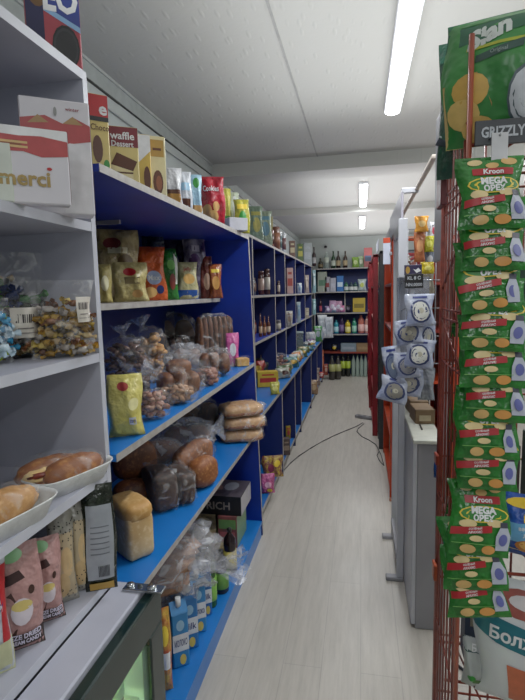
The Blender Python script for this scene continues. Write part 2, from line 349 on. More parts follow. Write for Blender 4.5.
# lights
LAMP = emis('fbfdff', 9.0); BODY = mt('d8dadc', .4, 'lamp_body')
def lamp(x, y0, y1, label, W=.06, power=16, shift=0):
    t = thing('strip_light', label, 'ceiling light', (x, (y0 + y1) / 2, ZC), (0, 0, shift), 'ceiling strip lights'); l = (y1 - y0) / 2
    MB().rbox(-W / 2 - .006, -l - .01, -.022, W / 2 + .006, l + .01, 0, BODY, .003).obj('housing', t)
    d = MB(); n = 8; vs = []
    for yy in (-l, l):
        for i in range(n + 1): a = PI * i / n; vs.append((math.cos(a) * W / 2, yy, -.021 - math.sin(a) * .016))
    d.add(vs, [(i, i + 1, n + 2 + i, n + 1 + i) for i in range(n)] + [tuple(range(n + 1)), tuple(range(2 * n + 1, n, -1))], LAMP, True); d.obj('diffuser', t)
    ld = bpy.data.lights.new('tube_light', 'AREA'); ld.shape = 'RECTANGLE'; ld.size = W; ld.size_y = 2 * l; ld.energy = power; ld.color = (.93, .97, 1)
    lo = bpy.data.objects.new('tube_light', ld); COL.objects.link(lo); lo.location = (x, (y0 + y1) / 2, ZC - .045)
lamp(.162, 1.55, 2.8, 'long bright strip light nearest on the ceiling, above the red wire rack', .075, 17)
lamp(.022, 4.55, 5.68, 'short-looking strip light on the ceiling between the two beams', .07, 15)
lamp(.015, 6.5, 7.6, 'farthest strip light on the ceiling, beyond the second beam', .07, 15)
for x, y in ((.1, -1.2), (1.4, .2), (1.4, 2.6), (1.4, 5.0), (1.4, 7.2)):     # lamps of the rest of the shop, out of view
    ld = bpy.data.lights.new('shop_light', 'AREA'); ld.shape = 'RECTANGLE'; ld.size = .08; ld.size_y = 1.2; ld.energy = 13; ld.color = (.93, .97, 1)
    lo = bpy.data.objects.new('shop_light', ld); COL.objects.link(lo); lo.location = (x, y, ZC - .045)
for x, y in ((.1, -1.0), (.1, 1.6), (.1, 5.0), (.1, 7.5), (1.5, .5), (1.5, 4), (1.5, 7)):   # unseen panels added to brighten the ceiling, for tube light thrown sideways and up
    ld = bpy.data.lights.new('added_ceiling_fill', 'AREA'); ld.shape = 'RECTANGLE'; ld.size = 1.2; ld.size_y = 2.4; ld.energy = 14; ld.color = (.95, .97, 1)
    lo = bpy.data.objects.new('added_ceiling_fill', ld); COL.objects.link(lo); lo.location = (x, y, 2.07); lo.rotation_euler = (PI, 0, 0)
w = bpy.data.worlds.new('world'); bpy.context.scene.world = w; w.use_nodes = True
w.node_tree.nodes['Background'].inputs[0].default_value = (.8, .88, 1, 1); w.node_tree.nodes['Background'].inputs[1].default_value = .3
# small ceiling camera dome on back wall
t = thing('security_camera', 'small dark dome camera high on the far wall', 'camera', (-.62, YB - .002, 2.3))
MB().tube((0, 0, 0), (0, -.03, 0), .03, mt('c0c0c0', .4), 12).obj('mount', t); MB().blob((0, -.045, 0), (.028, .028, .022), BLACK, nz=0).obj('dome', t)

# ------------------------------------------------------------------ white shelf unit (left foreground)
WS = [1.975, 1.668, 1.37, 1.082, .82]
t = thing('white_shelf_unit', 'white shelving unit at the left front edge holding chocolate boxes and buns', 'shelf unit', (0, 0, 0))
MB().box(-1.04, 1.03, 0, -.6, 1.048, 1.975, WHITE).box(-.6, 1.03, 0, -.598, 1.048, 1.975, WEDGE).obj('side_panel', t)
MB().box(-1.04, .02, 0, -.6, .038, 1.975, WHITE).obj('side_panel', t)
MB().box(-1.055, .02, 0, -1.04, 1.048, 1.975, WHITE).obj('back_panel', t)
for i, z in enumerate(WS + [.45, .1]):
    y1 = 1.048 if i == 0 else 1.03; mb = MB().box(-1.04, .038, z - .02, -.6, y1, z, WHITE).box(-.6, .038, z - .02, -.5985, y1, z, WEDGE)
    if i > 0: mb = MB().box(-1.04, .038, z - .02, -.6, 1.03, z, WHITE).box(-.6, .038, z - .02, -.5985, 1.03, z, WEDGE)
    else: mb = MB().box(-1.04, .02, z, -.6, 1.048, z + .02, WHITE).box(-.6, .02, z, -.5985, 1.048, z + .02, WEDGE)
    mb.obj('shelf', t)

# ------------------------------------------------------------------ blue shelf unit 1
U1 = [.1, .695, 1.107, 1.478, 1.81]; Y0, Y1 = 1.07, 2.72
t = thing('blue_shelf_unit', 'blue shelving unit with bread and bagged sweets, nearest on the left aisle side', 'shelf unit')
sh = lambda z: Y1 + .1 - z * .11
mb = MB(); vs = []
for z in (0, 1.81):
    y = sh(z)
    vs += [(-1.06, y, z), (-.6, y, z), (-.6, y + .02, z), (-1.06, y + .02, z)]
mb.add(vs, [(3, 2, 1, 0), (4, 5, 6, 7), (0, 1, 5, 4), (1, 2, 6, 5), (2, 3, 7, 6), (3, 0, 4, 7)], BLUE)
mb.add([(-.599, sh(0) - .001, 0), (-.599, sh(0) + .021, 0), (-.599, sh(1.81) + .021, 1.81), (-.599, sh(1.81) - .001, 1.81)], [(0, 1, 2, 3)], EDGE); mb.obj('end_panel', t)
MB().box(-1.06, Y0 - .01, 0, -.64, Y0 + .012, 1.79, BLUE).obj('end_panel', t)
MB().box(-1.075, Y0, .0, -1.06, 2.8, 1.81, DBLUE).obj('back_panel', t)
for i, z in enumerate(U1):
    xf = -.78 if i == 3 else -.6; y1 = sh(z) + (.02 if i == 4 else 0)
    top = SBLUE if i < 3 else (EDGE if i == 3 else BLUE); ed = EDGE if i else SBLUE
    mb = MB().box(-1.06, Y0 + .012, z - .018, xf, y1, z, top); eb = MB().box(xf, Y0 + .012, z - .019, xf + .0015, y1, z + .0004, ed)
    if i == 0: mb.box(-.62, Y0 + .012, 0, -.605, y1, z - .018, SBLUE)
    eb.obj('edge_band', mb.obj('shelf' if i < 4 else 'top_board', t))
for y in (1.75,): MB().box(-1.06, y, 1.775, -.9, y + .012, 1.79, GREY).box(-1.06, y, 1.7, -1.05, y + .012, 1.79, GREY).obj('bracket', t)

# ------------------------------------------------------------------ blue shelf unit 2
ups = [3.62, 4.58, 5.22, 6.07, 7.1, 8.1]; lows = [3.84, 4.62, 5.1, 6.2, 7.05, 8.05]
t = thing('blue_wall_shelving', 'long dark blue shelving with pale edges and a low counter along the left wall', 'shelf unit')
MB().box(-1.085, 2.86, 0, -1.07, 8.5, 1.93, DBLUE).obj('back_panel', t)
for i, y in enumerate(ups): MB().box(-1.07, y, .72, -.8, y + .018, 1.93, DBLUE).box(-.8, y - .002, .72, -.798, y + .022, 1.93, EDGE).obj('upright', t)
MB().box(-1.07, 2.86, .72, -.8, 2.88, 1.93, DBLUE).obj('upright', t)
for i, y in enumerate(lows): MB().box(-1.07, y, .0, -.63, y + .018, .70, DBLUE).box(-.63, y - .002, .0, -.628, y + .024, .70, EDGE).obj('upright', t)
for z in (1.12, 1.485, 1.93): MB().box(-.805, 2.88, z - .019, -.797, 8.5, z, EDGE).obj('edge_band', MB().box(-1.07, 2.88, z - .018, -.805, 8.5, z, BLUE).obj('shelf', t))
MB().box(-.63, 2.86, .698, -.628, 8.5, .721, EDGE).obj('edge_band', MB().box(-1.07, 2.86, .7, -.63, 8.5, .72, SBLUE).obj('counter', t))
MB().box(-1.07, 2.86, .06, -.64, 8.5, .08, SBLUE).box(-.64, 2.86, .05, -.637, 8.5, .081, EDGE).box(-.68, 2.86, 0, -.66, 8.5, .05, BLACK).obj('shelf', t)

# ------------------------------------------------------------------ far shelf unit
t = thing('far_shelf_unit', 'dark blue shelf unit across the far wall with bottles and household goods', 'shelf unit')
BZ = [1.9, 1.5, 1.135, .765, .445]
MB().box(-.78, 8.93, 0, 1.2, 8.945, 1.9, mt('0c2668', .5, 'back_blue')).obj('back_panel', t)
for x in (-.8, -.285, 1.2): MB().box(x, 8.55 if x < -.5 or x > 1 else 8.7, .0 if x != -.285 else 1.135, x + .018, 8.93, 1.9 if x != -.285 else 1.482, DBLUE).box(x, 8.547 if x != -.285 else 8.697, 0 if x != -.285 else 1.135, x + .018, 8.55 if x != -.285 else 8.7, 1.9 if x != -.285 else 1.482, EDGE).obj('upright', t)
for i, z in enumerate(BZ): MB().box(-.782, 8.55, z - .018, 1.2, 8.93, z, DBLUE if i < 4 else mt('7c2c20', .5, 'red_brown_board')).box(-.782, 8.546, z - .019, 1.2, 8.55, z, EDGE if i < 4 else mt('8c3428', .5, 'red_brown_edge')).obj('shelf', t)
# ------------------------------------------------------------------ goods on the white unit
def flat_on(o, dx=0): return o
# cookie carton on the very top
bx('cookie_box', 'large red and navy cookie box with a black sandwich cookie, atop the white unit', 'box', (27, -12, 79, 77), -.66, 1.995, mt('b04450', .45, 'print_red', 'a03c48', 8, .02),
   [('r', -1, 0, -.35, 1, mt('1c1c48', .4, 'navy_print')), ('e', -.55, .85, .38, .2, ink('6a4a28')), ('p', [(-.35, .62), (1, .42), (1, 1), (-.35, 1)], ink('8cb4dc')), ('p', [(-.3, .68), (1, .49), (1, 1), (-.3, 1)], ink('2c3c88')),
    ('t', 'EO', .3, .79, .34, W_, .04, 1.3), ('e', .42, .22, .52, .27, BK), ('e', .42, .22, .47, .235, ink('34343a')), ('e', .42, .22, .40, .2, ink('26262a'))], D=.07, dl=4)
MER = mt('d4d0d6', .35, 'white_card', 'ccc8d0', 5, .02)
def merci(bb, X, z, dl, label, txt, extra=()):
    return bx('chocolate_box', label, 'box', bb, X, z, MER, [('r', -1, .86, 1, 1, W_), ('p', [(-1, .62), (-.6, .66), (0, .68), (.4, .62), (1, .66), (1, .86), (.4, .9), (-.1, .88), (-1, .9)], ink('b44a4c')),
        ('p', [(-1, .6), (-.5, .68), (0, .74), (-.1, .82), (-.6, .8), (-1, .84)], ink('8c5038')), ('r', -.9, .78, .1, .81, ink('d4b078')), ('r', -.9, .72, .1, .75, ink('d4b078'))] + list(extra) +
        ([('t', txt, .0, .32, .2, ink('a88c50'), .03, 1.25), ('e', .55, .47, .06, .022, RD)] if txt else []), D=.028, dl=dl, side=ink('b02c3c'), Y=.8)
merci((-20, 128, 68, 206), None, 1.668, 3, 'white chocolate box with gold lettering in front, on the upper white shelf', 'merci')
o = bx('chocolate_box', 'tall white and red chocolate box standing behind the gold-lettered one', 'box', (24, 103, 91, 213), None, 1.668, MER,
   [('p', [(-1, .55), (-.3, .66), (.3, .62), (1, .66), (1, .8), (.55, .86), (.2, .8), (-.3, .86), (-1, .82)], ink('b0484a')), ('p', [(-.8, .78), (-.5, .86), (-.2, .8)], ink('a88458')), ('p', [(.2, .8), (.5, .87), (.8, .8)], ink('a88458')),
    ('p', [(.12, 0), (.95, 0), (.95, .58), (.75, .63), (.35, .63), (.12, .58)], ink('dcdade')), ('t', 'winter', .5, .93, .03, ink('8c2c38')), ('e', 0, .9, .05, .04, ink('909090'))], D=.05, dl=2, side=ink('9c2838'), Y=.93)
bx('sugar_packet', 'small plain white packet at the left end of the upper white shelf', 'packet', (-14, 143, 12, 203), -.62, 1.668, mt('cfd4ca', .4, 'paper_white'), [('r', -.6, .4, .6, .42, ink('9ab0a0'))], D=.03, dl=0)
tag(MB().rbox(-.012, -.016, 0, .012, .016, .006, mt('c4b498', .4)).obj('dummy'), 'x', 'x') if False else None
# sweets in clear bags on shelf 3
def sticker(mb, S, x0, y0, x1, y1, txt=None):
    a = [('r', x0, y0, x1, y1, ink('d4ccc0'))]; h = y1 - y0; w = x1 - x0; n = 9
    a += [('r', x0 + w * (.15 + .075 * i), y0 + h * .5, x0 + w * (.15 + .075 * i + .035 + .02 * (i % 3 == 0)), y0 + h * .78, ink('3c3434')) for i in range(n)]
    a += [('r', x0 + w * .2, y0 + h * .3, x1 - w * .2, y0 + h * .34, ink('7c7470')), ('r', x0 + w * .1, y0 + h * .15, x1 - w * .1, y0 + h * .18, ink('8c8480'))]
    return a
def sweets_bag(name, label, bb, X, z, cols, n=60, st=None, D=.1, r=.011, filmm=None, group=None, dl=5, knot=True, twist=True, stick=True):
    P, W, H, th = fit(bb, X, z); t = thing(name, label, 'bag of sweets', P, (0, 0, th + math.radians(dl)), group); rr = random.Random(int(W * 1e5))
    mb = MB()
    for i in range(n):
        u, v, q = rr.uniform(-1, 1), rr.random(), rr.uniform(-1, 1); m = (1 - abs(u) ** 3) * (1 - .5 * v * v)
        c = (u * W * .42, q * D * .34 * m, r + v * H * .72 * (1 - .3 * u * u)); a = rr.uniform(0, PI); m_ = rr.choice(cols); k = rr.random() * 9
        mb.blob(c, (r * 1.3, r, r * .8), m_, 2.6, .35, k, 8, 5, a)
        if twist:
            d = Vector((math.cos(a), math.sin(a), rr.uniform(-.5, .5))) * r
            for s_ in (1, -1): mb.tube(Vector(c) + d * s_ * 1.1, Vector(c) + d * s_ * 2.4, r * .25, m_, 5, r * .75, False)
    tag(mb.obj('wrapped_sweets', t), 'shiny twist-wrapped sweets', kind='stuff')
    p = pouch(W, H, D, filmm or CRISP, st or (), rr.random() * 9, False, 0, .3); p.obj('clear_bag', t); return t
GOLD = [foil('c49a3c', '6c4c1c'), foil('d8c08c', '8a6c3c'), foil('8c5c3c', '5c3424'), foil('b8b0a8', '7c7068'), foil('e0c870', '9c7c30')]
sweets_bag('sweet_bag', 'clear bag of gold foil twist sweets with two price stickers on the white shelf', (34, 280, 92, 353), -.68, 1.37, GOLD, 90, sticker(None, None, .42, .46, .98, .78), r=.0085)
sweets_bag('sweet_bag', 'clear bag of dark foil sweets with a large price sticker, second from right', (4, 296, 42, 360), -.64, 1.37, GOLD + [foil('4c3c44')], 50, sticker(None, None, -.5, .35, .9, .82), r=.0085)
sweets_bag('sweet_bag', 'clear bag of pale blue and green wrapped sweets at the left picture edge', (-22, 298, 13, 366), -.62, 1.37, [foil('2c8cb8', '1c6c94'), foil('a8c838', '6c9024'), foil('c8dce8')], 40, r=.01)
sweets_bag('sweet_bag', 'heap bag of dark sweets in silver and green wrappers behind the stickered bags', (-20, 252, 40, 330), -.8, 1.37, [foil('3c4434', '24281c'), foil('9a9aa0'), foil('1c2c5c'), foil('3c7c3c'), foil('b8a890')], 70, r=.013)
# foam trays with buns
FOAM = mt('e2e2e0', .5, 'white_foam', None, 60, .1)
def tray(bb, X, z, label, rz):
    P, W, H, th = fit(bb, X, z); L, Wd, h = .2, .13, .04
    mb = MB(); vs = []; n = 28
    def ring(sx, sy, zz): return [(math.copysign(abs(math.cos(a)) ** .5, math.cos(a)) * sx, math.copysign(abs(math.sin(a)) ** .5, math.sin(a)) * sy, zz) for a in [2 * PI * i / n for i in range(n)]]
    for sx, sy, zz in ((.40, .38, 0), (.47, .46, h * .8), (.5, .5, h), (.5, .5, h - .003), (.465, .45, h * .7), (.39, .37, .004)): vs += ring(sx * L, sy * Wd, zz)
    fs = [(j * n + i, j * n + (i + 1) % n, (j + 1) * n + (i + 1) % n, (j + 1) * n + i) for j in range(5) for i in range(n)] + [tuple(range(n))[::-1], tuple(range(5 * n, 6 * n))]
    mb.add(vs, fs, FOAM, True); o = mb.obj('foam_tray', None, P, (0, 0, rz)); return tag(o, label, 'tray'), P
def bun(loc, rz, label, cols, L=.085, filled=False):
    t = thing('hot_dog_bun', label, 'bun', loc, (0, 0, rz))
    MB().blob((0, 0, .031), (L, .034, .031), cols, 2.3, .06, 1, 22, 14, flat=.8).obj('bun', t)
    if filled:
        MB().blob((0, -.018, .036), (L * .9, .024, .016), mt('e8c88c', .5, 'crumb', 'd8b070', 30), 2.6, .1, 2).obj('bun_half', t); MB().blob((0, -.036, .04), (L * .8, .008, .006), mt('7c2c18', .3, 'filling'), 2.6, .3, 3).obj('filling', t)
    f = MB().blob((0, 0, .034), (L * 1.06, .042, .036), CRISP, 2.4, .12, 5, 22, 14, flat=.85); f.obj('film_wrap', t)
    return t
BRN = crust('9a5c2c', '7c4420', 'b87c40', 6); BRD = crust('6c3c20', '4c2814', '8c5830', 8); BLK = crust('43291c', '2c1a10', '5c3c28', 9); TAN = crust('c89458', 'a87438', 'dcb078', 8); PALE = crust('d8b888', 'c49c64', 'e4cca0', 7)
o, P = tray((30, 452, 105, 498), -.73, 1.082, 'white foam tray under two glazed hot dog buns, farther of the two trays', math.radians(72))
bun(P + Vector((.02, -.005, .006)), math.radians(68), 'glossy brown hot dog bun in film, right bun of the farther foam tray', BRN, .072)
bun(P + Vector((-.03, -.02, .006)), math.radians(62), 'split brown hot dog bun with pale filling, left bun of the farther foam tray', BRN, .074, True)
o, P = tray((-30, 476, 34, 535), -.66, 1.082, 'white foam tray at the front left edge of the shelf with one pale bun', math.radians(80))
bun(P + Vector((0, -.0, .006)), math.radians(75), 'pale glazed bun under shiny film on the nearer foam tray', TAN, .075)
# pouches on the lowest white shelf
def freeze(bb, X, label, dl):
    return bag('candy_pouch', label, 'pouch', bb, X, .82, foil('b88c88', 'a87c78', .35), [('r', -1, 0, 1, .07, ink('3c2c1c')), ('r', -1, .06, 1, .2, ink('2c1810')), ('p', [(-.9, .2), (-.2, .2), (.1, .42), (-.3, .62), (-.9, .5)], ink('4c2c24')), ('p', [(-.8, .66), (.3, .72), (.1, .8), (-.7, .76)], ink('382020')),
        ('e', .1, .42, .45, .13, ink('dcd0d8')), ('e', .1, .48, .42, .05, ink('d8c070')), ('e', -.2, .93, .5, .06, ink('8cc088')), ('e', .5, .6, .12, .04, ink('3c2018')), ('t', 'FREEZE DRIED', .0, .175, .055, ink('e4dcf0'), .03, 1.75), ('t', 'ICE CREAM CANDY', .0, .11, .05, ink('e4dcf0'), .03, 1.75)], D=.05, dl=dl, stand=False, crk=.2)
freeze((-4, 547, 42, 668), -.64, 'pink and brown freeze dried candy pouch with its lettering whole, nearer of the pair', 2)
freeze((30, 540, 62, 642), -.69, 'pink and brown freeze dried candy pouch half hidden behind its twin', 6)
bag('biscuit_bag', 'white bag with blue oval and red stripe left of the pink pouches', 'bag', (-26, 560, 14, 690), -.6, .82, foil('c8ccd4'), [('e', .1, .66, .7, .12, NV), ('e', .1, .66, .5, .08, W_), ('p', [(.5, .3), (.9, .3), (1, .9), (.7, .9)], RD), ('r', -1, 0, 1, .3, ink('c8c89c'))], D=.05)
SES = ink('2c2620')
for bb, X, lb in (((52, 514, 76, 628), -.74, 'clear pouch of pale sesame crackers, left of the two beside the pink pouches'), ((68, 500, 92, 612), -.78, 'clear pouch of pale sesame crackers, right of the two, next to the label')):
    rr = random.Random(int(bb[0])); a = [('r', -.8, .1, .8, .8, ink('b8a484')), ('e', .2, .5, .5, .16, ink('d0b080')), ('e', -.2, .25, .5, .14, ink('c8a878'))]
    a += [('e', rr.uniform(-.9, .9), rr.choice((rr.uniform(.66, .97), rr.uniform(.6, .9), rr.uniform(.08, .3))), .05, .008, SES) for _ in range(70)]
    bag('cracker_pouch', lb, 'pouch', bb, X, .82, foil('a8a49c', '8c887c'), a, D=.05, dl=10, crk=.3)
bag('cracker_pouch', 'dark green pouch with a big grey label and barcode by the side panel', 'pouch', (82, 486, 115, 578), None, .82, foil('20281c', '10140c'), [('r', -.75, .12, .85, .82, ink('9ca0a8'))] +
    [('r', -.5, .62 - i * .05, .6, .625 - i * .05 + .006, ink('6c7078')) for i in range(6)] + [('r', -.1 + i * .08, .15, -.06 + i * .08, .26, ink('24262c')) for i in range(9)] + [('r', -.7, .02, .8, .09, GD), ('e', -.7, .94, .2, .03, GR)], D=.03, dl=-4, crk=.2, Y=.97)
# ------------------------------------------------------------------ low glass door cooler
t = thing('glass_door_cooler', 'low white and dark green drinks cooler with a lit glass door below the white shelves', 'fridge')
MB().box(-1.03, .25, .0, -.6, 1.01, .4, WHITE).obj('plinth', t) if False else None
CG = mt('1c2c2a', .2, 'dark_green_frame', '142420', 6, .05)
mb = MB().rbox(-.597, .25, .765, -.515, 1.04, .799, WHITE, .004).rbox(-.597, .25, .02, -.52, 1.04, .1, WHITE, .004).rbox(-.597, .25, .1, -.59, 1.04, .76, mt('d0dcb0', .5, 'liner'), .001).rbox(-.59, 1.015, .1, -.515, 1.04, .76, WHITE, .004).rbox(-.59, .25, .1, -.515, .27, .76, WHITE, .003); mb.obj('cabinet', t)
d = MB().rbox(-.513, .25, .70, -.485, 1.055, .79, CG, .004).rbox(-.513, .985, .06, -.485, 1.055, .70, CG, .004).rbox(-.513, .25, .06, -.485, .32, .70, CG, .004).rbox(-.513, .32, .06, -.485, .985, .13, CG, .004).obj('door', t)
MB().box(-.502, .32, .13, -.497, .985, .70, glass('b8d4c8', .22)).obj('glass_pane', d)
MB().rbox(-.56, 1.0, .8, -.46, 1.03, .806, CHROME, .003).tube((-.49, 1.015, .806), (-.49, 1.015, .811), .012, CHROME).tube((-.545, 1.015, .806), (-.545, 1.015, .811), .01, CHROME).tube((-.52, 1.015, .806), (-.52, 1.015, .809), .006, CHAR).obj('hinge', t)
MB().rbox(-.588, .9, .15, -.575, .93, .74, emis('ecffc8', 30)).obj('inner_lamp', t)
for z in (.3, .52): MB().rbox(-.588, .28, z, -.53, 1.0, z + .008, mt('d8dcd0', .4), .002).obj('wire_shelf', t)
for i, (y, z, c) in enumerate(((.62, .528, '8cb850'), (.72, .528, 'd8d4a0'), (.82, .528, 'c05a48'), (.93, .528, 'b04838'), (.68, .308, 'c8c49c'), (.8, .308, '9cb858'), (.93, .308, 'a84c38'))):
    r_ = .026; put(bottle(.05, .17, glass(c, .8), mt(c, .4), ink('d8d8c0'), 'pet'), 'drink_bottle', ['green', 'cream', 'red', 'dark red', 'pale cream', 'lime', 'brick red'][i] + ' drink bottle behind the cooler glass on the ' + ('upper' if z > .5 else 'lower') + ' wire shelf', 'bottle', (-.558, y, z), PI / 2)

# ------------------------------------------------------------------ top of blue unit 1
Z = 1.811
bx('cake_box', 'tall red topped yellow chocolate cake carton next to the white unit', 'box', (86, 97, 107, 172), -.66, Z, mt('d8c070', .4, 'yellow_card'), [('r', -1, .72, 1, 1, RD), ('t', 'e', .5, .8, .12, W_, .03), ('r', -1, .66, 1, .72, BK), ('e', -.2, .3, .5, .18, BR), ('e', .6, .1, .3, .07, GR), ('t', 'Choco', .1, .58, .08, BR, .01)], dl=14)
bx('cake_box', 'yellow cake carton with dark red top band and layered cake picture', 'box', (106, 129, 138, 180), -.67, Z, mt('dcc880', .4, 'yellow_card2'), [('r', -1, .66, 1, 1, ink('7c2430')), ('t', 'waffle', 0, .85, .13, W_, .02, 1.6), ('t', 'Dessert', 0, .71, .1, W_, .02, 1.4), ('p', [(-.8, .35), (.6, .25), (.9, .42), (-.4, .56)], BR), ('p', [(-.8, .12), (.6, .04), (.6, .25), (-.8, .35)], ink('e8d8a0')), ('r', -.8, .2, .6, .23, BR)], dl=6)
bx('cake_box', 'narrow yellow carton with white corner and brown round cake', 'box', (137, 136, 150, 184), -.68, Z, mt('d8b450', .4, 'yellow_card3'), [('p', [(-1, 1), (-1, .55), (1, .75), (1, 1)], W_), ('e', .3, .3, .55, .2, BR)], dl=10, D=.04)
bx('cake_box', 'pale cream carton with gold top and brown roll picture', 'box', (147, 138, 165, 192), -.66, Z, mt('dcd0a0', .4, 'cream_card'), [('r', -.8, .68, .8, .95, GD), ('e', 0, .27, .6, .2, BR), ('e', .1, .26, .35, .12, ink('8c5030')), ('r', -.5, .78, .5, .82, BR)], dl=12, D=.045)
bag('cookie_bag', 'white bag with brown wafer picture right of the cream carton', 'bag', (164, 167, 182, 199), -.67, Z, foil('d4d4d8'), [('r', -.9, .12, .8, .35, ink('c08c3c')), ('r', -.9, .35, .8, .45, BR)], D=.05)
bag('cookie_bag', 'white and pale blue bag on top of the blue unit, before the red bag', 'bag', (179, 171, 192, 203), -.64, Z, foil('d8dce4'), [('r', -.8, .05, .6, .3, BR), ('r', -.8, .5, .6, .7, SKY)], D=.04)
bag('cookie_bag', 'light blue bag with green leaf and biscuits touching the red bag', 'bag', (189, 174, 202, 207), -.67, Z, foil('a4cce0'), [('r', -.9, .0, .9, .3, TN), ('e', .1, .8, .5, .12, GR)], D=.04)
bag('cookie_bag', 'big shiny red bag with golden cookies standing on top of the blue unit', 'bag', (199, 176, 225, 219), -.65, Z, foil('b81c30', '8c1424', .18), [('e', -.4, .25, .4, .14, TN), ('e', .1, .15, .4, .12, ink('d8a860')), ('e', .3, .35, .25, .1, TN), ('t', 'Cookies', -.1, .72, .12, W_, .02, 1.3)], D=.08, dl=0, crk=.8)
bag('cookie_bag', 'slim yellow and green bag just right of the red bag', 'bag', (221, 188, 231, 219), -.7, Z, foil('c8c050'), [('r', -.7, .1, .7, .4, GR)], D=.05)
bag('cookie_bag', 'silvery bag with white stripe near the end of the blue unit top', 'bag', (229, 192, 239, 221), -.67, Z, foil('b8c0a8'), [('r', -.2, .1, .3, .9, W_)], D=.05)
bx('carton', 'plain white carton lying at the aisle end of the blue unit top', 'box', (222, 219, 247, 236), None, Z, mt('b4b4bc', .5, 'white_card2'), D=.1, dl=25, ws=.8, Y=2.42)
bag('noodle_bag', 'yellow green bag standing behind the plain white carton', 'bag', (234, 199, 250, 231), None, Z, foil('b8b040', '8c8c2c'), [('e', 0, .4, .5, .25, GR), ('r', -.7, .7, .7, .85, YL)], D=.05, Y=2.52)
# recessed shelf with bagged sweets
Z = 1.479
bag('sweet_pack', 'large pale gold pack stacked high at the left of the upper blue shelf', 'bag', (98, 229, 139, 300), -.99, Z, foil('c0ac78', '8c7848'), [('e', -.3, .8, .4, .08, ink('8c3c30')), ('e', .3, .55, .4, .1, ink('6c5430')), ('r', -.5, .66, .4, .74, CR)], D=.09, crk=.9)
bag('sweet_pack', 'cream pack with small red oval in front of the tall gold pack', 'bag', (113, 262, 148, 301), -.88, Z, foil('cfc084', 'a09058'), [('e', -.1, .75, .35, .1, RD), ('r', -.4, .45, .5, .62, ink('6c5c34')), ('e', .3, .2, .3, .1, TN)], D=.06, crk=.8, dl=14)
bag('sweet_pack', 'yellowish pack cut off by the white side panel on the upper blue shelf', 'bag', (92, 264, 112, 303), -.9, Z, foil('c8b870', '9c8c50'), [('e', .2, .5, .4, .2, ink('e0d8b0'))], D=.06, crk=.8)
bag('sweet_pack', 'bright orange pack with white and blue emblem on the upper blue shelf', 'bag', (137, 246, 166, 298), -.92, Z, foil('e0642c', 'b84c20', .3), [('e', .1, .42, .55, .13, ink('a8b8dc')), ('t', 'Max', .1, .42, .1, W_, .02), ('e', -.2, .15, .5, .1, ink('e8b870')), ('e', .5, .2, .25, .08, NV)], D=.06, lean=.03)
bag('sweet_pack', 'dark green pack right of the orange pack on the upper blue shelf', 'bag', (158, 248, 179, 299), -.9, Z, foil('2c7c2c', '1c5c20', .25), [('e', .3, .35, .35, .16, ink('7c2c24')), ('e', .2, .68, .4, .1, ink('5ca83c')), ('p', [(.6, .3), (.9, .3), (.9, .8), (.6, .9)], ink('d4d8d0'))], D=.05, lean=.02, dl=16)
bag('sweet_pack', 'yellow and white snack pack with blue lower end', 'bag', (177, 262, 198, 300), -.84, Z, foil('cfc8a0', 'b0a878'), [('r', -1, 0, 1, .25, ink('2454a8')), ('e', .1, .55, .6, .14, ink('d8a858')), ('t', 'Jelly', 0, .8, .12, RD, .01, 1.2)], D=.05)
bag('sweet_pack', 'crinkled purple and white pack behind the yellow and white one', 'bag', (183, 236, 207, 298), -.9, Z, foil('a8a4b0', '44305c', .2, 16), [('e', -.1, .6, .5, .12, ink('4c2c5c')), ('r', -.3, .75, .4, .85, ink('c4bcc8'))], D=.08, crk=1)
bag('sweet_pack', 'brown and red crinkled pack right of the purple pack', 'bag', (200, 256, 213, 300), -.86, Z, foil('7c3c34', '4c201c'), [('e', 0, .4, .5, .2, ink('c8a088'))], D=.05, crk=.8)
bag('sweet_pack', 'orange brown pack at the right end of the upper blue shelf', 'bag', (209, 264, 222, 300), -.84, Z, foil('a85c34', '6c3420'), [('e', 0, .45, .6, .2, ink('d89c50')), ('r', -.6, .75, .6, .85, YL)], D=.05)
bag('sweet_pack', 'navy blue pack in the back row above the orange pack', 'bag', (139, 233, 164, 262), -1.02, Z, foil('24304c', '141c30', .2), [('r', -.7, .6, .7, .72, ink('8c98b8'))], D=.05, crk=.9)
bag('sweet_pack', 'dark violet pack in the back row behind the green pack', 'bag', (160, 236, 184, 264), -1.02, Z, foil('3c3458', '201c34', .2), [('e', 0, .6, .5, .12, ink('a49cb4'))], D=.05, crk=.9)
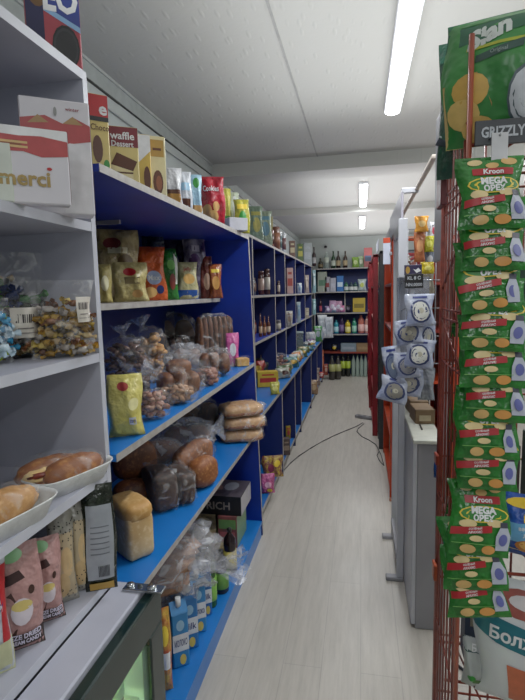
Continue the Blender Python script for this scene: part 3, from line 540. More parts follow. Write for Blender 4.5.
# ------------------------------------------------------------------ breads on unit 1
def knot(mb, c, d, L, r, m, k=0):
    """gathered tail of a plastic bag"""
    c = Vector(c); d = Vector(d).normalized(); a = d.orthogonal().normalized(); b = d.cross(a); n = 14; vs = []
    pr = [(.55, 0), (.22, .3), (.3, .42), (.7, .7), (1.1, 1)]
    for j, (rr, tt) in enumerate(pr):
        for i in range(n):
            q = 2 * PI * i / n; w = 1 + (.35 if i % 2 else -.25) * min(1, tt * 1.6 + .15) + .15 * hsh(i * .2, j * .3, k)
            vs.append(c + d * L * (tt + .12 * hsh(i * .3, k, j)) + (a * math.cos(q) + b * math.sin(q)) * r * rr * w)
    mb.add(vs, [(j * n + i, j * n + (i + 1) % n, (j + 1) * n + (i + 1) % n, (j + 1) * n + i) for j in range(len(pr) - 1) for i in range(n)], m, True)
def bagged(name, label, bb, X, z, items, D=None, fm=None, tail=None, rot=0, group=None, wr=.1, cat='bread', p=2.5, part='bread'):
    """items: (u, w, v, ru, rd, rv, rotation, material, power) in fractions of the bag's width / depth / height"""
    P, W, H, th = fit(bb, X, z); D = D or min(.16, W * .7)
    t = thing(name, label, cat, P, (0, 0, th + math.radians(rot)), group)
    for j, (u, w_, v, ru, rd, rv, rr, m, pw) in enumerate(items):
        MB().blob((u * W / 2, w_ * D / 2, v * H), (ru * W / 2, rd * D / 2, rv * H / 2), m, pw, .06, j * 1.7, 18, 12, rr).obj(part, t)
    b = MB().blob((0, 0, H * .48), (W * .52, D * .54, H * .49), fm or CLEAR, p, wr * 2, X * 9 + bb[0], 28, 18, fr=3)
    if tail: knot(b, (tail[0] * W / 2, tail[1] * D / 2, tail[2] * H), tail[3:6], tail[6] * W, tail[7] * W, fm or CLOUD, bb[0])
    b.obj('plastic_bag', t); return t
def cookies_in_bag(name, label, bb, X, z, mats, n=30, r=.02, rot=0, D=None, fm=None, tail=None, flat=.55, p=2.2, part='cookies'):
    P, W, H, th = fit(bb, X, z); D = D or min(.13, W * .6); n = int(n * 1.5); rr = random.Random(int(bb[0] * 7 + bb[1])); mb = MB()
    for i in range(n):
        a = rr.uniform(0, 2 * PI); q = rr.random() ** .5; s_ = rr.uniform(-.85, .85); k = (1 - s_ * s_) ** .5
        c = (math.cos(a) * q * k * (W / 2 - r * .7), math.sin(a) * q * k * (D / 2 - r * .7), max(r * .6, H * .48 + s_ * (H * .46 - r * .5)))
        mb.blob(c, (r, r, r * flat), rr.choice(mats), 2.3, .12, i, 10, 7, a, fn=(lambda x, y, z_, q1=rr.uniform(-1, 1), q2=rr.uniform(-1, 1): (x, y * math.cos(q1) - z_ * math.sin(q1), y * math.sin(q1) + z_ * math.cos(q1))))
    t = thing(name, label, 'bag of cookies', P, (0, 0, th + math.radians(rot)))
    tag(mb.obj(part, t), kind='stuff')
    b = MB().blob((0, 0, H * .49), (W * .52, D * .53, H * .49), fm or CLEAR, p, .16, bb[0], 26, 16, fr=3)
    if tail: knot(b, (tail[0] * W / 2, tail[1] * D / 2, tail[2] * H), tail[3:6], tail[6] * W, tail[7] * W, CLOUD, bb[0])
    b.obj('plastic_bag', t); return t
Z = 1.1075
cookies_in_bag('cookie_bag', 'knotted clear bag of small dark brown cookies at the left of the middle shelf', (106, 334, 152, 394), -.74, Z, [crust('5c3c30', '40281e', '7c5c50'), crust('6c4c40', '4c3028', '8c6c60')], 46, .0165, tail=(-.1, 0, .92, -.1, 0, 1, .3, .16))
cookies_in_bag('cookie_bag', 'tied bag of tan cookies with an upright knot, behind the dark cookie bag', (132, 325, 168, 375), -.93, Z, [TAN, crust('a87c4c', '886034', 'bc9460')], 34, .022, tail=(-.3, 0, .9, -.3, 0, 1, .4, .24))
cookies_in_bag('cookie_bag', 'small bag of dark chocolate cookies under the tall knotted bag', (122, 372, 155, 404), -.66, Z, [crust('5c4038', '3c2824', '806460')], 24, .015, tail=(.8, 0, .7, 1, -.1, .4, .45, .22))
bag('cookie_bag', 'large cream yellow bag with red seal and white price label', 'bag', (108, 376, 143, 450), -.64, Z, foil('d4c870', 'b4a850', .3), [('e', -.1, .83, .32, .07, ink('a83c34')), ('r', .2, .22, .62, .34, ink('c8ccdc')), ('t', '2209', .41, .28, .05, NV, .02, .36), ('e', .5, .55, .3, .1, ink('e4dca0'))], D=.07, dl=0, lean=.03)
cookies_in_bag('cookie_bag', 'clear bag of pinkish beige cookies right of the cream yellow bag', (136, 388, 172, 430), -.67, Z, [crust('b08c7c', '98705c', 'c8a898'), crust('a07060', '805040', 'b89080')], 44, .0135)
cookies_in_bag('cookie_bag', 'clear bag of light brown nutty biscuits behind the pinkish cookies', (160, 383, 197, 409), -.7, Z, [crust('a88060', '8c6448', 'c0a080')], 38, .017)
bagged('bagged_rolls', 'clear bag of chocolate brown lattice rolls in the middle of the middle shelf', (154, 353, 206, 400), -.79, Z, [(-.5, -.2, .35, .3, .7, .5, .5, crust('7c4c2c', '5c3018', 'a06c40'), 2.4), (-.05, -.1, .4, .3, .8, .55, .5, crust('80502c', '5c3018', 'a06c40'), 2.4), (.42, -.1, .36, .3, .7, .5, .5, crust('744424', '542c14', '9c6838'), 2.4), (0, .3, .68, .5, .5, .35, .2, crust('7c4c2c', '5c3018', 'a06c40'), 2.4)], tail=(-.8, 0, .6, -1, -.1, .4, .3, .14))
bagged('bagged_rolls', 'cloudy bag of whitish brown rolls above the lattice rolls', (168, 343, 206, 372), -.92, Z, [(-.3, 0, .45, .45, .8, .7, 0, crust('8c6c58', '6c4c3c', 'b09c90'), 2.2), (.4, 0, .45, .45, .8, .7, 0, crust('8c6c58', '6c4c3c', 'b09c90'), 2.2)], fm=CLOUD)
bagged('bagged_rolls', 'clear bag of reddish brown rolls near the right end of the middle shelf', (196, 347, 234, 377), -.84, Z, [(-.5, 0, .45, .32, .8, .7, 0, BRD, 2.4), (0, 0, .45, .32, .8, .75, 0, crust('84502c', '643818', 'a47448'), 2.4), (.5, 0, .42, .32, .8, .7, 0, BRD, 2.4)])
cookies_in_bag('cookie_bag', 'bag of small reddish cookies at the front edge of the middle shelf', (196, 366, 220, 390), -.66, Z, [crust('94604c', '744434', 'b08878')], 26, .018)
def rowof(name, label, bb, X, z, n, m, rot, fm, rr=.9, dep=.09):
    P, W, H, th = fit(bb, X, z); t = thing(name, label, 'bread', P, (0, 0, th + math.radians(rot)))
    for i in range(n):
        MB().blob((-W / 2 + W * (i + .5) / n, 0, H * .48), (W / n * .52, dep / 2, H * .46), m, 3.2, .05, i, 12, 10).obj('slice', t)
    MB().blob((0, 0, H * .49), (W * .53, dep * .55, H * .5), fm, 4, .08, bb[0], 24, 16).obj('plastic_bag', t); return t
rowof('sliced_cake', 'row of dark chocolate cake slices in clear wrap in the middle row', (166, 334, 216, 357), -.99, Z, 7, BLK, 25, CLEAR)
rowof('sliced_bread', 'stacked loaf of dark sliced bread in blue edged film at the back right', (196, 313, 232, 345), -1.0, Z, 7, crust('643820', '44240f', '845434'), 20, CLEAR)
bagged('bagged_rolls', 'dim bag of black rye rolls at the back left under the recessed shelf', (152, 312, 196, 343), -1.02, Z, [(-.4, 0, .45, .5, .7, .8, 0, BLK, 2.4), (.45, 0, .45, .5, .7, .8, 0, BLK, 2.4)], D=.07)
P, W, H, th = fit((235, 348, 248, 361), -.68, Z)
t = thing('cake_pack', 'small clear box of yellow cake cubes at the right end of the middle shelf', 'cake', P, (0, 0, th + .3))
MB().rbox(-.035, -.03, .002, .035, .03, .045, crust('c8984c', 'a87834', 'dcb878')).obj('cake', t); MB().rbox(-.04, -.035, 0, .04, .035, .055, CRISP).obj('clear_box', t)
bag('sweet_pack', 'small bright pink pack near the blue end panel of the middle shelf', 'bag', (226, 333, 239, 351), -.86, Z, foil('d0609c', 'b04880'), [('e', 0, .5, .5, .2, W_)], D=.04)
# --- lower shelf: loaves
Z = .6955
P, W, H, th = fit((116, 498, 149, 556), -.68, Z)
tag(MB().blob((0, 0, H * .41), (W * .43, .075, H * .42), PALE, 7, .02, 1, 28, 16).blob((0, 0, H * .84), (W * .47, .08, H * .17), crust('d4a868', 'c08c48', 'e0bc84', 5), 3.5, .05, 3, 28, 14).obj('tin_loaf', None, P, (0, 0, th + .45)), 'pale unwrapped tin loaf standing at the near end of the bread shelf', 'bread')
def loaf(name, label, bb, X, z, m, rot, L=None, wrap=None, p=2.6, tail=None, dz=0):
    P, W, H, th = fit(bb, X, z); L = L or W / 2; t = thing(name, label, 'bread', P + Vector((0, 0, dz)), (0, 0, th + rot))
    MB().blob((0, 0, H * .47), (L, .05, H * .47), m, p, .03, bb[0], 24, 14, flat=.85).obj('loaf', t)
    if wrap:
        b = MB().blob((0, 0, H * .5), (L * 1.08, .058, H * .53), wrap, p, .14, bb[0], 28, 16, fr=3, flat=.9)
        if tail: knot(b, (L * tail, 0, H * .6), (tail, -.2, .5), .06, .035, CLOUD, bb[0])
        b.obj('plastic_bag', t)
    return t
loaf('bread_loaf', 'dark brown round loaf low behind the pale tin loaf', (114, 478, 152, 510), -.82, Z, BRD, .2)
loaf('bread_loaf', 'brown loaf lying on the others at the left back of the bread shelf', (114, 438, 158, 482), -.9, Z + .075, BRD, .1)
for i, (bb, X, lb) in enumerate((((145, 466, 176, 509), -.76, 'dark rye tin loaf in shiny film, left of the pair on the bread shelf'), ((171, 466, 192, 502), -.73, 'dark rye tin loaf in shiny film, right of the pair on the bread shelf'))):
    P, W, H, th = fit(bb, X, Z); t = thing('bagged_loaf', lb, 'bread', P, (0, 0, th + .35))
    MB().blob((0, 0, H * .47), (W * .42, .085, H * .47), BLK, 5, .03, i, 24, 14).obj('loaf', t); b = MB().blob((0, 0, H * .495), (W * .48, .1, H * .5), CRISP, 4, .16, i * 3, 30, 18, fr=3)
    b.obj('plastic_bag', t)
loaf('bread_loaf', 'long brown loaf in a clear bag leaning over the rye loaves', (176, 440, 212, 474), -.84, Z + .03, crust('8c5430', '6c3c1c', 'a87040'), 1.0, .14, CRISP)
loaf('bread_loaf', 'bare brown loaf end poking out right of the rye loaves', (188, 455, 219, 489), -.72, Z, crust('9c5c30', '7c4420', 'b47c48'), .9, .075)
loaf('bread_loaf', 'brown baton in a cloudy bag behind the rye loaves', (136, 440, 182, 466), -.93, Z + .03, crust('8c5834', '6c3c20', 'a87848'), .1, .1, CLOUD)
bagged('bagged_loaf', 'cloudy plastic bag of brown bread with a loose tail pointing right', (160, 418, 214, 452), -.96, Z + .02, [(-.3, 0, .4, .5, .7, .7, 0, BRD, 2.4), (.4, 0, .4, .5, .7, .7, 0, BRD, 2.4)], fm=CLOUD, tail=(.8, -.1, .6, 1, 0, .1, .3, .2), D=.12)
bagged('bagged_loaf', 'dim bag of black bread at the back of the bread shelf near its right end', (176, 398, 220, 436), -1.0, Z, [(-.4, 0, .45, .5, .7, .85, 0, BLK, 2.8), (.45, 0, .45, .5, .7, .85, 0, BLK, 2.8)], D=.09, fm=CLEAR)
P, W, H, th = fit((217, 389, 264, 431), None, None, 2.56); P.z = Z; H = min(H, .21)
t0 = Z
for i, lb in enumerate(('bottom flat sliced loaf of the stack of three by the end panel', 'middle flat sliced loaf of the stack of three by the end panel', 'topmost flat sliced loaf of the stack of three by the end panel')):
    h = H / 3; t = thing('flat_loaf', lb, 'bread', (P.x + .01 * (i == 1), P.y, t0), (0, 0, th + .12 * i + .1))
    MB().blob((0, 0, h * .48), (W * .45, .085, h * .46), crust('c49868', '9c6c40', 'd8b488', 5), 4, .04, i, 26, 12).obj('loaf', t)
    MB().blob((0, 0, h * .3), (W * .455, .087, h * .2), crust('8c5430', '6c3c1c', 'a87040'), 4, .04, i, 26, 8).obj('crust', t)
    MB().blob((0, 0, h * .495), (W * .49, .095, h * .5), CLEAR, 4, .1, i + 4, 30, 14, fr=3).obj('plastic_bag', t); t0 += h
# --- bottom shelf
Z = .1005
def jbox(label, bb, X, art, base, **k): return bx('juice_carton', label, 'carton', bb, X, Z, base, art, **k)
big = thing('bread_bag', 'big cloudy plastic bag of flatbread with a loose handle pointing into the aisle', 'bag of bread', (-.76, 1.74, .33), (0, 0, .45))
for i in range(5): MB().blob((-.06 + .02 * i, -.02 + .02 * (i % 3), .04 + .03 * i), (.14 - .01 * i, .1, .03), crust('a87c60', '886044', 'c0987c', 6), 2.6, .12, i, 18, 10, i * .5).obj('flatbread', big)
b = MB().blob((0, 0, .115), (.2, .14, .13), CLOUD, 2.4, .3, 2, 32, 20, fr=3); knot(b, (.12, -.1, .12), (.9, -.5, .12), .17, .05, CLOUD, 3); b.obj('plastic_bag', big)
# crate the big bag rests on
tag(carton(.22, .226, .36, mt('6c5440', .6, 'kraft', '5c4634', 10), [('r', -.6, .3, .6, .6, ink('8c7860'))]).obj('carton', None, (-.87, 1.72, Z)), 'plain brown carton carrying the big cloudy bread bag', 'box')
m = carton(.29, .11, .24, mt('242428', .35, 'black_card', '1c1c20', 8), [('t', 'RICH', .1, .5, .42, ink('9c9088'), .02), ('e', -.7, .5, .2, .3, ink('5c4844'))], ink('b8b4b8'), top=ink('544c54'))
m.art(lambda u, v, o: (u * .14, -.12 + v * .24, .1106 + o), [('e', -.3, .4, .4, .3, ink('8c6c64')), ('e', .4, .6, .3, .25, ink('a4a4ac')), ('e', .1, .25, .2, .12, ink('3c3438'))], .29, .24)
tag(m.obj('carton', None, (-.79, 2.6, .2805)), 'black printed carton with pale side, lying on the beige and red cartons', 'box')
LEAF = mt('a89878', .5, 'leafy_card', '5c5038', 22)
tag(carton(.15, .18, .2, LEAF, [('r', -.8, .4, .8, .5, ink('4c4030')), ('e', .1, .75, .6, .14, ink('d0c4a0')), ('e', -.3, .2, .4, .12, ink('c4b488'))]).obj('carton', None, (-.87, 2.58, Z)), 'mottled beige leafy carton below the left of the black carton', 'box')
tag(carton(.11, .18, .22, mt('8c4848', .5, 'red_card', '6c4440', 25), [('r', -.8, .1, .8, .5, ink('b86060')), ('r', -.9, .6, .9, .9, ink('6c9858'))], ink('7c9c6c')).obj('carton', None, (-.725, 2.58, Z)), 'red and green carton below the right of the black carton', 'box')
tag(carton(.15, .13, .12, LEAF, [('r', -.8, .3, .8, .7, ink('c4b898')), ('e', 0, .5, .4, .25, ink('5c4c38'))]).obj('carton', None, (-.85, 2.36, Z)), 'low beige printed carton in front of the leafy carton', 'box')
P = Vector((-.7, 2.3, Z)); t = thing('noodle_tub', 'clear ribbed tub with pale noodles under the near edge of the cartons', 'tub', P)
MB().lathe([(.035, .004), (.05, .1)], crust('b8a070', '98804c', 'd0c090', 14), 14).obj('noodles', t); MB().lathe([(.038, 0), (.056, .12), (.06, .122)], film('e8ece8', .15, .4, 30), 18).obj('tub', t)
for i, (bb, X, c, lb) in enumerate((((171, 594, 189, 668), -.68, '2c84c4', 'light blue milk bottle with white cap, nearest of the blue row on the bottom shelf'), ((180, 582, 198, 650), -.69, '2474b8', 'light blue milk carton with white cap, second of the blue row'), ((189, 568, 206, 634), -.7, '3088c4', 'light blue milk carton, third of the blue row'), ((200, 560, 212, 618), -.71, '2c6cb0', 'darker blue carton, last of the blue row on the bottom shelf'))):
    P, W, H, th = fit(bb, X, Z); H = min(H, .27); t = thing('milk_carton', lb, 'carton', P, (0, 0, th + .25)); W *= .92
    m = MB().rbox(-W / 2, -W / 2, 0, W / 2, W / 2, H * .8, mt(c, .35, 'carton_blue'), .004); m.lathe([(W * .68, H * .8), (W * .3, H * .92)], mt(c, .35, 'carton_blue'), 4) if False else None
    hx = W / 2; m.add([(-hx, -hx, H * .8), (hx, -hx, H * .8), (hx, hx, H * .8), (-hx, hx, H * .8), (-hx, 0, H * .93), (hx, 0, H * .93)], [(0, 1, 5, 4), (2, 3, 4, 5), (1, 2, 5), (3, 0, 4)], mt(c, .35, 'carton_blue'))
    m.art(lambda u, v, o, W=W, H=H: (u * W / 2 * .97, -W / 2 - o, H * .8 * v), [('r', -1, .3, 1, .62, W_), ('t', ('МОЛОКО', 'Milk', 'Молоко', 'Milk')[i], 0, .46, .13, NV, .02, 1.6), ('e', 0, .78, .5, .1, SKY), ('e', .2, .14, .4, .1, ink('e8c858'))], W, H * .8); m.obj('carton_body', t)
    MB().lathe([(W * .17, H * .88), (W * .17, H), (W * .14, H)], mt('e4e4e4', .4, 'cap'), 12, (0, -W * .2, 0)).obj('cap', t)
bag('cereal_packet', 'tall narrow red and yellow packet at the near end of the bottom shelf', 'packet', (160, 610, 174, 698), -.69, Z, foil('a83c2c', 'c8a040'), [('e', 0, .7, .6, .12, YL), ('r', -.7, .3, .7, .5, W_)], D=.04)
for bb, X, c, cp, lb, l in (((206, 547, 217, 610), -.76, '2c5c24', '283c20', 'green sauce bottle in the middle of the bottom shelf', '7cb048'), ((214, 550, 228, 606), -.7, '1c1a1c', '181818', 'black sauce bottle with green label near the front of the bottom shelf', '5c8c3c'), ((224, 528, 236, 580), -.7, '24181c', '181818', 'dark bottle with yellow cap label farther along the bottom shelf', 'c8b858')):
    P, W, H, th = fit(bb, X, Z); put(bottle(W * 1.1, H, mt(c, .15, 'dark_glass'), mt(cp, .4), ink(l), 'jug'), 'sauce_bottle', lb, 'bottle', P)
bagged('bread_bag', 'clear cup shaped bag of pale noodles below the black carton', (218, 516, 247, 545), -.68, Z + .12, [(0, 0, .45, .8, .8, .8, 0, crust('b8a898', '988470', 'ccc0b4'), 2.6)], fm=CLOUD, part='noodles', cat='bag') if False else None
# --- gap between the units
Z = .0805
t = thing('basket', 'brown wicker basket on the floor shelf past the blue end panel', 'basket', at(271, 462, 'X', -.78) * 1); P = at(271, 470, 'X', -.8); t.location = (P.x, P.y, Z + .18)
MB().lathe([(.07, 0), (.1, .09), (.105, .09), (.105, .1), (.095, .1), (.07, .01)], mt('7c4430', .6, 'wicker', '4c2418', 60, .8), 18).obj('bowl', t); MB().lathe([(.085, .1), (.07, .12), (.04, .13)], mt('a87050', .5, 'dried_fruit', '7c4830', 60, .8), 14).obj('filling', t)
bag('sweet_pack', 'yellow and maroon patterned bag under the brown basket', 'bag', (262, 456, 283, 482), -.75, Z + .045, foil('b89c38', '6c1c3c', .3, 40), [('e', -.2, .5, .3, .2, ink('7c1c44')), ('e', .4, .7, .3, .15, YL)], D=.09)
bag('sweet_pack', 'pink patterned bag on the floor shelf below the yellow and maroon one', 'bag', (261, 474, 275, 504), -.68, Z, foil('d46ca0', '8c2c5c', .3, 40), [('e', 0, .5, .5, .15, ink('e8b0c8')), ('e', .2, .2, .4, .1, YL)], D=.06)
# ------------------------------------------------------------------ unit 2 goods
def small(kind, label, bb, X, z, c, c2=None, group=None):
    P, W, H, th = fit(bb, X, z); rr = random.Random(int(bb[0] * 13 + bb[1]))
    if kind == 'bag': return tag(pouch(W, H, min(.06, W * .6), foil(c), [('e', 0, .5, .6, .2, ink(c2 or 'e0e0e0')), ('r', -.7, .75, .7, .85, ink(c2 or 'e0e0e0'))], rr.random() * 9, False, .01, .6).obj('snack_bag', None, P, (0, 0, th + .2)), label, 'bag', group)
    if kind == 'box': return tag(carton(W * .9, H, min(.08, W), mt(c, .45, 'card'), [('r', -.8, .3, .8, .6, ink(c2 or 'e0e0e0')), ('r', -.6, .75, .6, .85, ink(c2 or 'e0e0e0'))]).obj('carton', None, P, (0, 0, th + .15)), label, 'box', group)
    if kind == 'can': return tag(MB().lathe([(W * .46, 0), (W * .5, H * .03), (W * .5, H * .95), (W * .44, H)], mt(c, .3, 'tin')).lathe([(W * .505, H * .2), (W * .505, H * .75)], ink(c2 or 'e0e0e0')).obj('tin', None, P, (0, 0, th)), label, 'tin', group)
    k = {'wine': 'wine', 'pet': 'pet', 'jug': 'jug', 'jar': 'jar'}[kind]
    nm = 'jar' if k == 'jar' else 'bottle'
    return put(bottle(W, H, mt(c, .15, 'bottle_glass'), mt(c2 and c or '303030', .4), ink(c2) if c2 else None, k), nm, label, nm, P, th, group)
T = 1.931
small('bag', 'tall teal and yellow bag, first on top of the wall shelving', (249, 206, 263, 238), -.9, T, '8ca48c', 'c8c060')
small('bag', 'pale teal bag, second on top of the wall shelving', (258, 211, 272, 241), -.88, T, '98a890', '5c8ca0')
small('box', 'yellowish box, third on top of the wall shelving', (264, 217, 273, 243), -.95, T, 'a89c68', 'c8c8a0')
small('can', 'brown tube with reddish lid on top of the wall shelving', (271, 227, 280, 247), -.88, T, '6c4434', '8c5c44')
small('can', 'short brown tin before the silver tins on top of the wall shelving', (268, 230, 274, 245), -.84, T, '7c4c3c', '4c3028')
small('can', 'silver tin, nearer of two on top of the wall shelving', (277, 231, 282, 249), -.85, T, 'a8acac', '4c6468')
small('can', 'silver tin, farther of two on top of the wall shelving', (281, 233, 286, 251), -.85, T, 'b8bcc0', '6c4c4c')
small('box', 'brown and cream box past the silver tins on the wall shelving top', (289, 241, 295, 255), -.85, T, '6c4838', 'c8b890')
small('box', 'dark green and yellow box on the wall shelving top', (297, 244, 303, 259), -.85, T, '4c6430', 'b8b040')
small('box', 'wide pale grey box on the wall shelving top', (303, 243, 312, 262), -.88, T, 'a8b0b0', 'b8c0c4')
small('wine', 'slim dark bottle at the far end of the wall shelving top', (312, 247, 316, 264), -.84, T, '3c2c2c', 'a8a8a8')
# shelf rows (pixel boxes follow the rows seen between the uprights)
rows = [
 (1.486, [('jar', 'dark jar with red lid, first in the top bay', (258, 271, 264, 293), '4c2c2c', 'a88c80'), ('jar', 'dark jar with pale label, second in the top bay', (264, 269, 270, 293), '4c3430', 'b0a89c'), ('jar', 'brown jar behind its dark neighbours in the top bay', (259, 282, 263, 293.5), '7c5c48', 'd0c8b8'),
   ('jar', 'small brown jar, left one in the second top bay', (277, 281, 280, 292), '5c4840', 'a89888'), ('jar', 'small brown jar, right one in the second top bay', (280.5, 281, 283.5, 292), '4c3c38', '988878'),
   ('jar', 'pale lidded jar, third in the top bay', (269, 274, 272.5, 292.5), '6c5c54', 'b8aca0'), ('box', 'tall red and white striped box in the third top bay', (286, 268, 293, 292), 'b8948c', '9c3c34'), ('bag', 'white bag in the fourth top bay', (297, 283, 302, 291), 'b0b8bc', '7c98b0'), ('bag', 'beige bag in the fifth top bay', (305, 275, 309, 291), 'a89890', 'c8b8a8'), ('bag', 'pale blue bag in the last top bay', (312.5, 270, 316, 291), '8cb0b8', 'd0e0e0')]),
 (1.121, [('wine', 'tall brown sauce bottle, first in the second row', (259, 314, 262.5, 337), '6c3c28', 'b89878'), ('wine', 'brown sauce bottle, second in the second row', (263, 316, 266.5, 336), '7c4c34', 'a88060'), ('wine', 'brown sauce bottle, third in the second row', (267, 316, 270.5, 335), '6c3c2c', 'c0a890'),
   ('jar', 'grey jar in the second bay of the second row', (276, 320, 281, 331), '6c6868', 'a8a090'), ('bag', 'white and brown bag in the third bay of the second row', (286, 311, 293, 327), 'a8a4a0', '8c7868'), ('bag', 'tall pale bag in the fourth bay of the second row', (297, 302, 301, 323), '9cacb4', '6c8ca8'), ('box', 'cream box in the fifth bay of the second row', (305, 308, 309, 318), 'a89c88', 'c8c0a8'), ('bag', 'pale turquoise bag in the last bay of the second row', (312.5, 299, 316, 313), '8cb4b8', 'c0dce0')]),
 (.7215, [('jar', 'jar with yellow lid on the counter beside the first upright', (259, 350, 265, 374), '7c6c50', 'b0a078')])]
for z, its in rows:
    for k, lb, bb, c, c2 in its: small(k, lb + ' of the wall shelving', bb, -.86, z, c, c2)
Z = .7215
small('box', 'flat yellow and red box at the near end of the counter', (256, 371, 279, 387), -.72, Z, 'c8a830', 'b02c28')
P, W, H, th = fit((258, 384, 274, 398), -.655, Z)
small('bag', 'yellow bag hanging over the near end of the counter', (270, 382, 280, 399), -.655, Z, 'b8b048', 'e0d878')
cookies_in_bag('biscuit_bag', 'clear bag of reddish brown biscuits on the counter', (262, 353, 291, 373), -.78, Z, [crust('8c5444', '6c3c30', 'a87868')], 40, .022)
rr = random.Random(3); k = 0
names = ['green', 'grey', 'pale', 'olive', 'orange', 'dark', 'white', 'red', 'teal', 'brown', 'cream', 'violet']
cols = ['5c6c4c', '7c8080', 'b0b0a0', '6c6c38', 'b8743c', '3c4440', 'b8bcbc', '9c3c34', '4c7c78', '6c4c3c', 'b8a888', '6c5878']
y = 4.35; nums = 'first second third fourth fifth sixth seventh eighth ninth tenth eleventh twelfth thirteenth fourteenth fifteenth sixteenth seventeenth eighteenth nineteenth twentieth'.split()
while y < 7.2:
    for row, x in (('front', -.71), ('back', -.93)):
        if row == 'back' and 5.9 < y < 6.9: continue
        i = (k * 5 + 2) % 12; W = .13 + rr.random() * .05; H = (.07 if row == 'front' else .13) + rr.random() * .05
        tag(pouch(W, H, .08, foil(cols[i]), [('e', 0, .5, .55, .2, ink(rr.choice(['d8d0b0', 'b0b8b8', '4c2c28', 'c8a040', '8c3430'])))], k, False, 0, .9).obj('snack_pack', None, (x + rr.uniform(-.02, .02), y, .7215), (-.25, 0, rr.uniform(.3, 1.1))), '%s snack pack, %s from the near end in the %s row of the counter' % (names[i], nums[k // 2], row), 'bag'); k += 1
    y += .21
P, W, H, th = fit((287, 332, 304, 352), -.92, Z)
t = thing('storage_box', 'large clear plastic box with dark contents on the counter', 'box', P, (0, 0, th)); MB().rbox(-W * .42, -.1, .01, W * .42, .1, H * .7, mt('34403c', .4, 'dark_contents', '6c7470', 14)).obj('contents', t); MB().rbox(-W * .46, -.12, 0, W * .46, .12, H * .95, glass('a8b4b4', .3)).obj('tub', t); MB().rbox(-W * .48, -.125, H * .95, W * .48, .125, H, mt('8c9898', .4)).obj('lid', t)
small('bag', 'orange brown carton-like bag rising behind the clear box', (305, 327, 312, 337), -.86, Z, 'a8743c', 'c89c50')
for i, (bb, X, c, lb) in enumerate((((306, 332, 316, 345), -.74, 'b8b8bc', 'white bag before the far end of the counter'), ((314, 326, 322, 342), -.8, '4c8c4c', 'green and white bag near the far end of the counter'), ((318, 315, 327, 336), -.85, 'c8ccd0', 'tall white bag at the far end of the counter, left of two'), ((325, 317, 333, 338), -.74, 'c0c4cc', 'tall white bag at the far end of the counter, right of two'), ((322, 326, 332, 339), -.68, 'd0d0d4', 'low white bag in front of the two tall white bags'))): small('bag', lb, bb, X, Z, c, 'a0a8b0')
# lower bays
Z = .0805
for bb, X, c, c2, lb, kd in (((282, 438, 290, 462), -.75, '4c3c38', '8c7868', 'dark box in the first lower bay', 'box'), ((286, 426, 291, 440), -.7, 'a89030', 'b04030', 'yellow and red pack in the first lower bay', 'bag'), ((282, 404, 291, 424), -.85, '54342c', '7c5c4c', 'brown box at the back of the first lower bay', 'box'),
    ((295, 405, 300, 418), -.74, '5c4c44', '8c7c6c', 'brown bag in the second lower bay', 'bag'), ((309, 380, 318, 402), -.7, '9c7c60', 'b89c78', 'kraft bag in the third lower bay', 'bag'), ((313, 368, 320, 386), -.8, '8c7870', 'b8a8a0', 'grey pink bag behind the kraft bag in the third lower bay', 'bag'),
    ((318, 372, 324, 388), -.69, 'a8403c', 'c8a098', 'red and beige bag in the fourth lower bay', 'bag'), ((320, 350, 324, 372), -.78, 'a84c34', 'c87c5c', 'tall orange red bag in the fourth lower bay', 'bag'), ((324, 364, 328, 380), -.69, 'a0483c', 'c0a090', 'red bag in the last lower bay', 'bag')):
    small(kd, lb + ' of the wall shelving', bb, X, Z, c, c2)
# ------------------------------------------------------------------ far shelf goods
def far(kind, label, bb, zi, c, c2=None, X=None, group=None, Y=8.7):
    z = (BZ + [0.001])[zi] + .0005; P, W, H, th = fit(bb, Y=Y, z=z)
    if kind == 'bag': return tag(pouch(W, H, min(.14, W * .7), foil(c), [('e', 0, .5, .6, .2, ink(c2 or 'e0e0e0'))], bb[0], False, .01, .5).obj('household_bag', None, P), label, 'bag', group)
    if kind == 'box': return tag(carton(W, H, .15, mt(c, .45, 'card'), [('r', -.8, .3, .8, .6, ink(c2 or 'e0e0e0'))]).obj('carton', None, P), label, 'box', group)
    return put(bottle(W, H, mt(c, .15, 'bottle_glass') if kind != 'clear' else glass(c, .45), mt(c if c2 else '303030', .4), ink(c2) if c2 else None, kind if kind != 'clear' else 'pet'), 'bottle', label, 'bottle', P, 0, group)
far('wine', 'dark green wine bottle, leftmost on the far top shelf', (318, 258, 323, 267), 0, '2c2c24', '6c5c3c')
far('clear', 'clear bottle between dark wine bottles on the far top shelf', (324, 252, 329, 267), 0, 'c0ccc4', 'c8d0c0')
far('wine', 'green champagne bottle with white label on the far top shelf', (331, 251, 335.5, 267), 0, '1c3420', 'c0c8b8')
far('wine', 'brown wine bottle with cream label on the far top shelf', (336, 251, 340.5, 266.5), 0, '2c201c', 'a89470')
far('wine', 'brown wine bottle standing apart, right of the other wine bottles', (343, 251, 347.5, 266.5), 0, '34241c', 'b09c78')
far('bag', 'lime green pack on the far top shelf', (352, 257, 359, 266), 0, '8cb44c', 'c8d890'); far('bag', 'pale green pack right of the lime green one on the far top shelf', (358.5, 256, 364, 266), 0, 'a0b890', 'd8dcc0')
far('box', 'red and white carton on the far top shelf by the red racks', (364, 248, 372, 265.5), 0, 'a04c4c', '34486c')
far('box', 'white and green chequered carton on the second far shelf', (318, 272, 327, 291), 1, 'a0a898', '5c8068'); far('box', 'white carton with red base beside the chequered one', (325, 277, 330, 291), 1, 'a8a8b0', '8c3c3c')
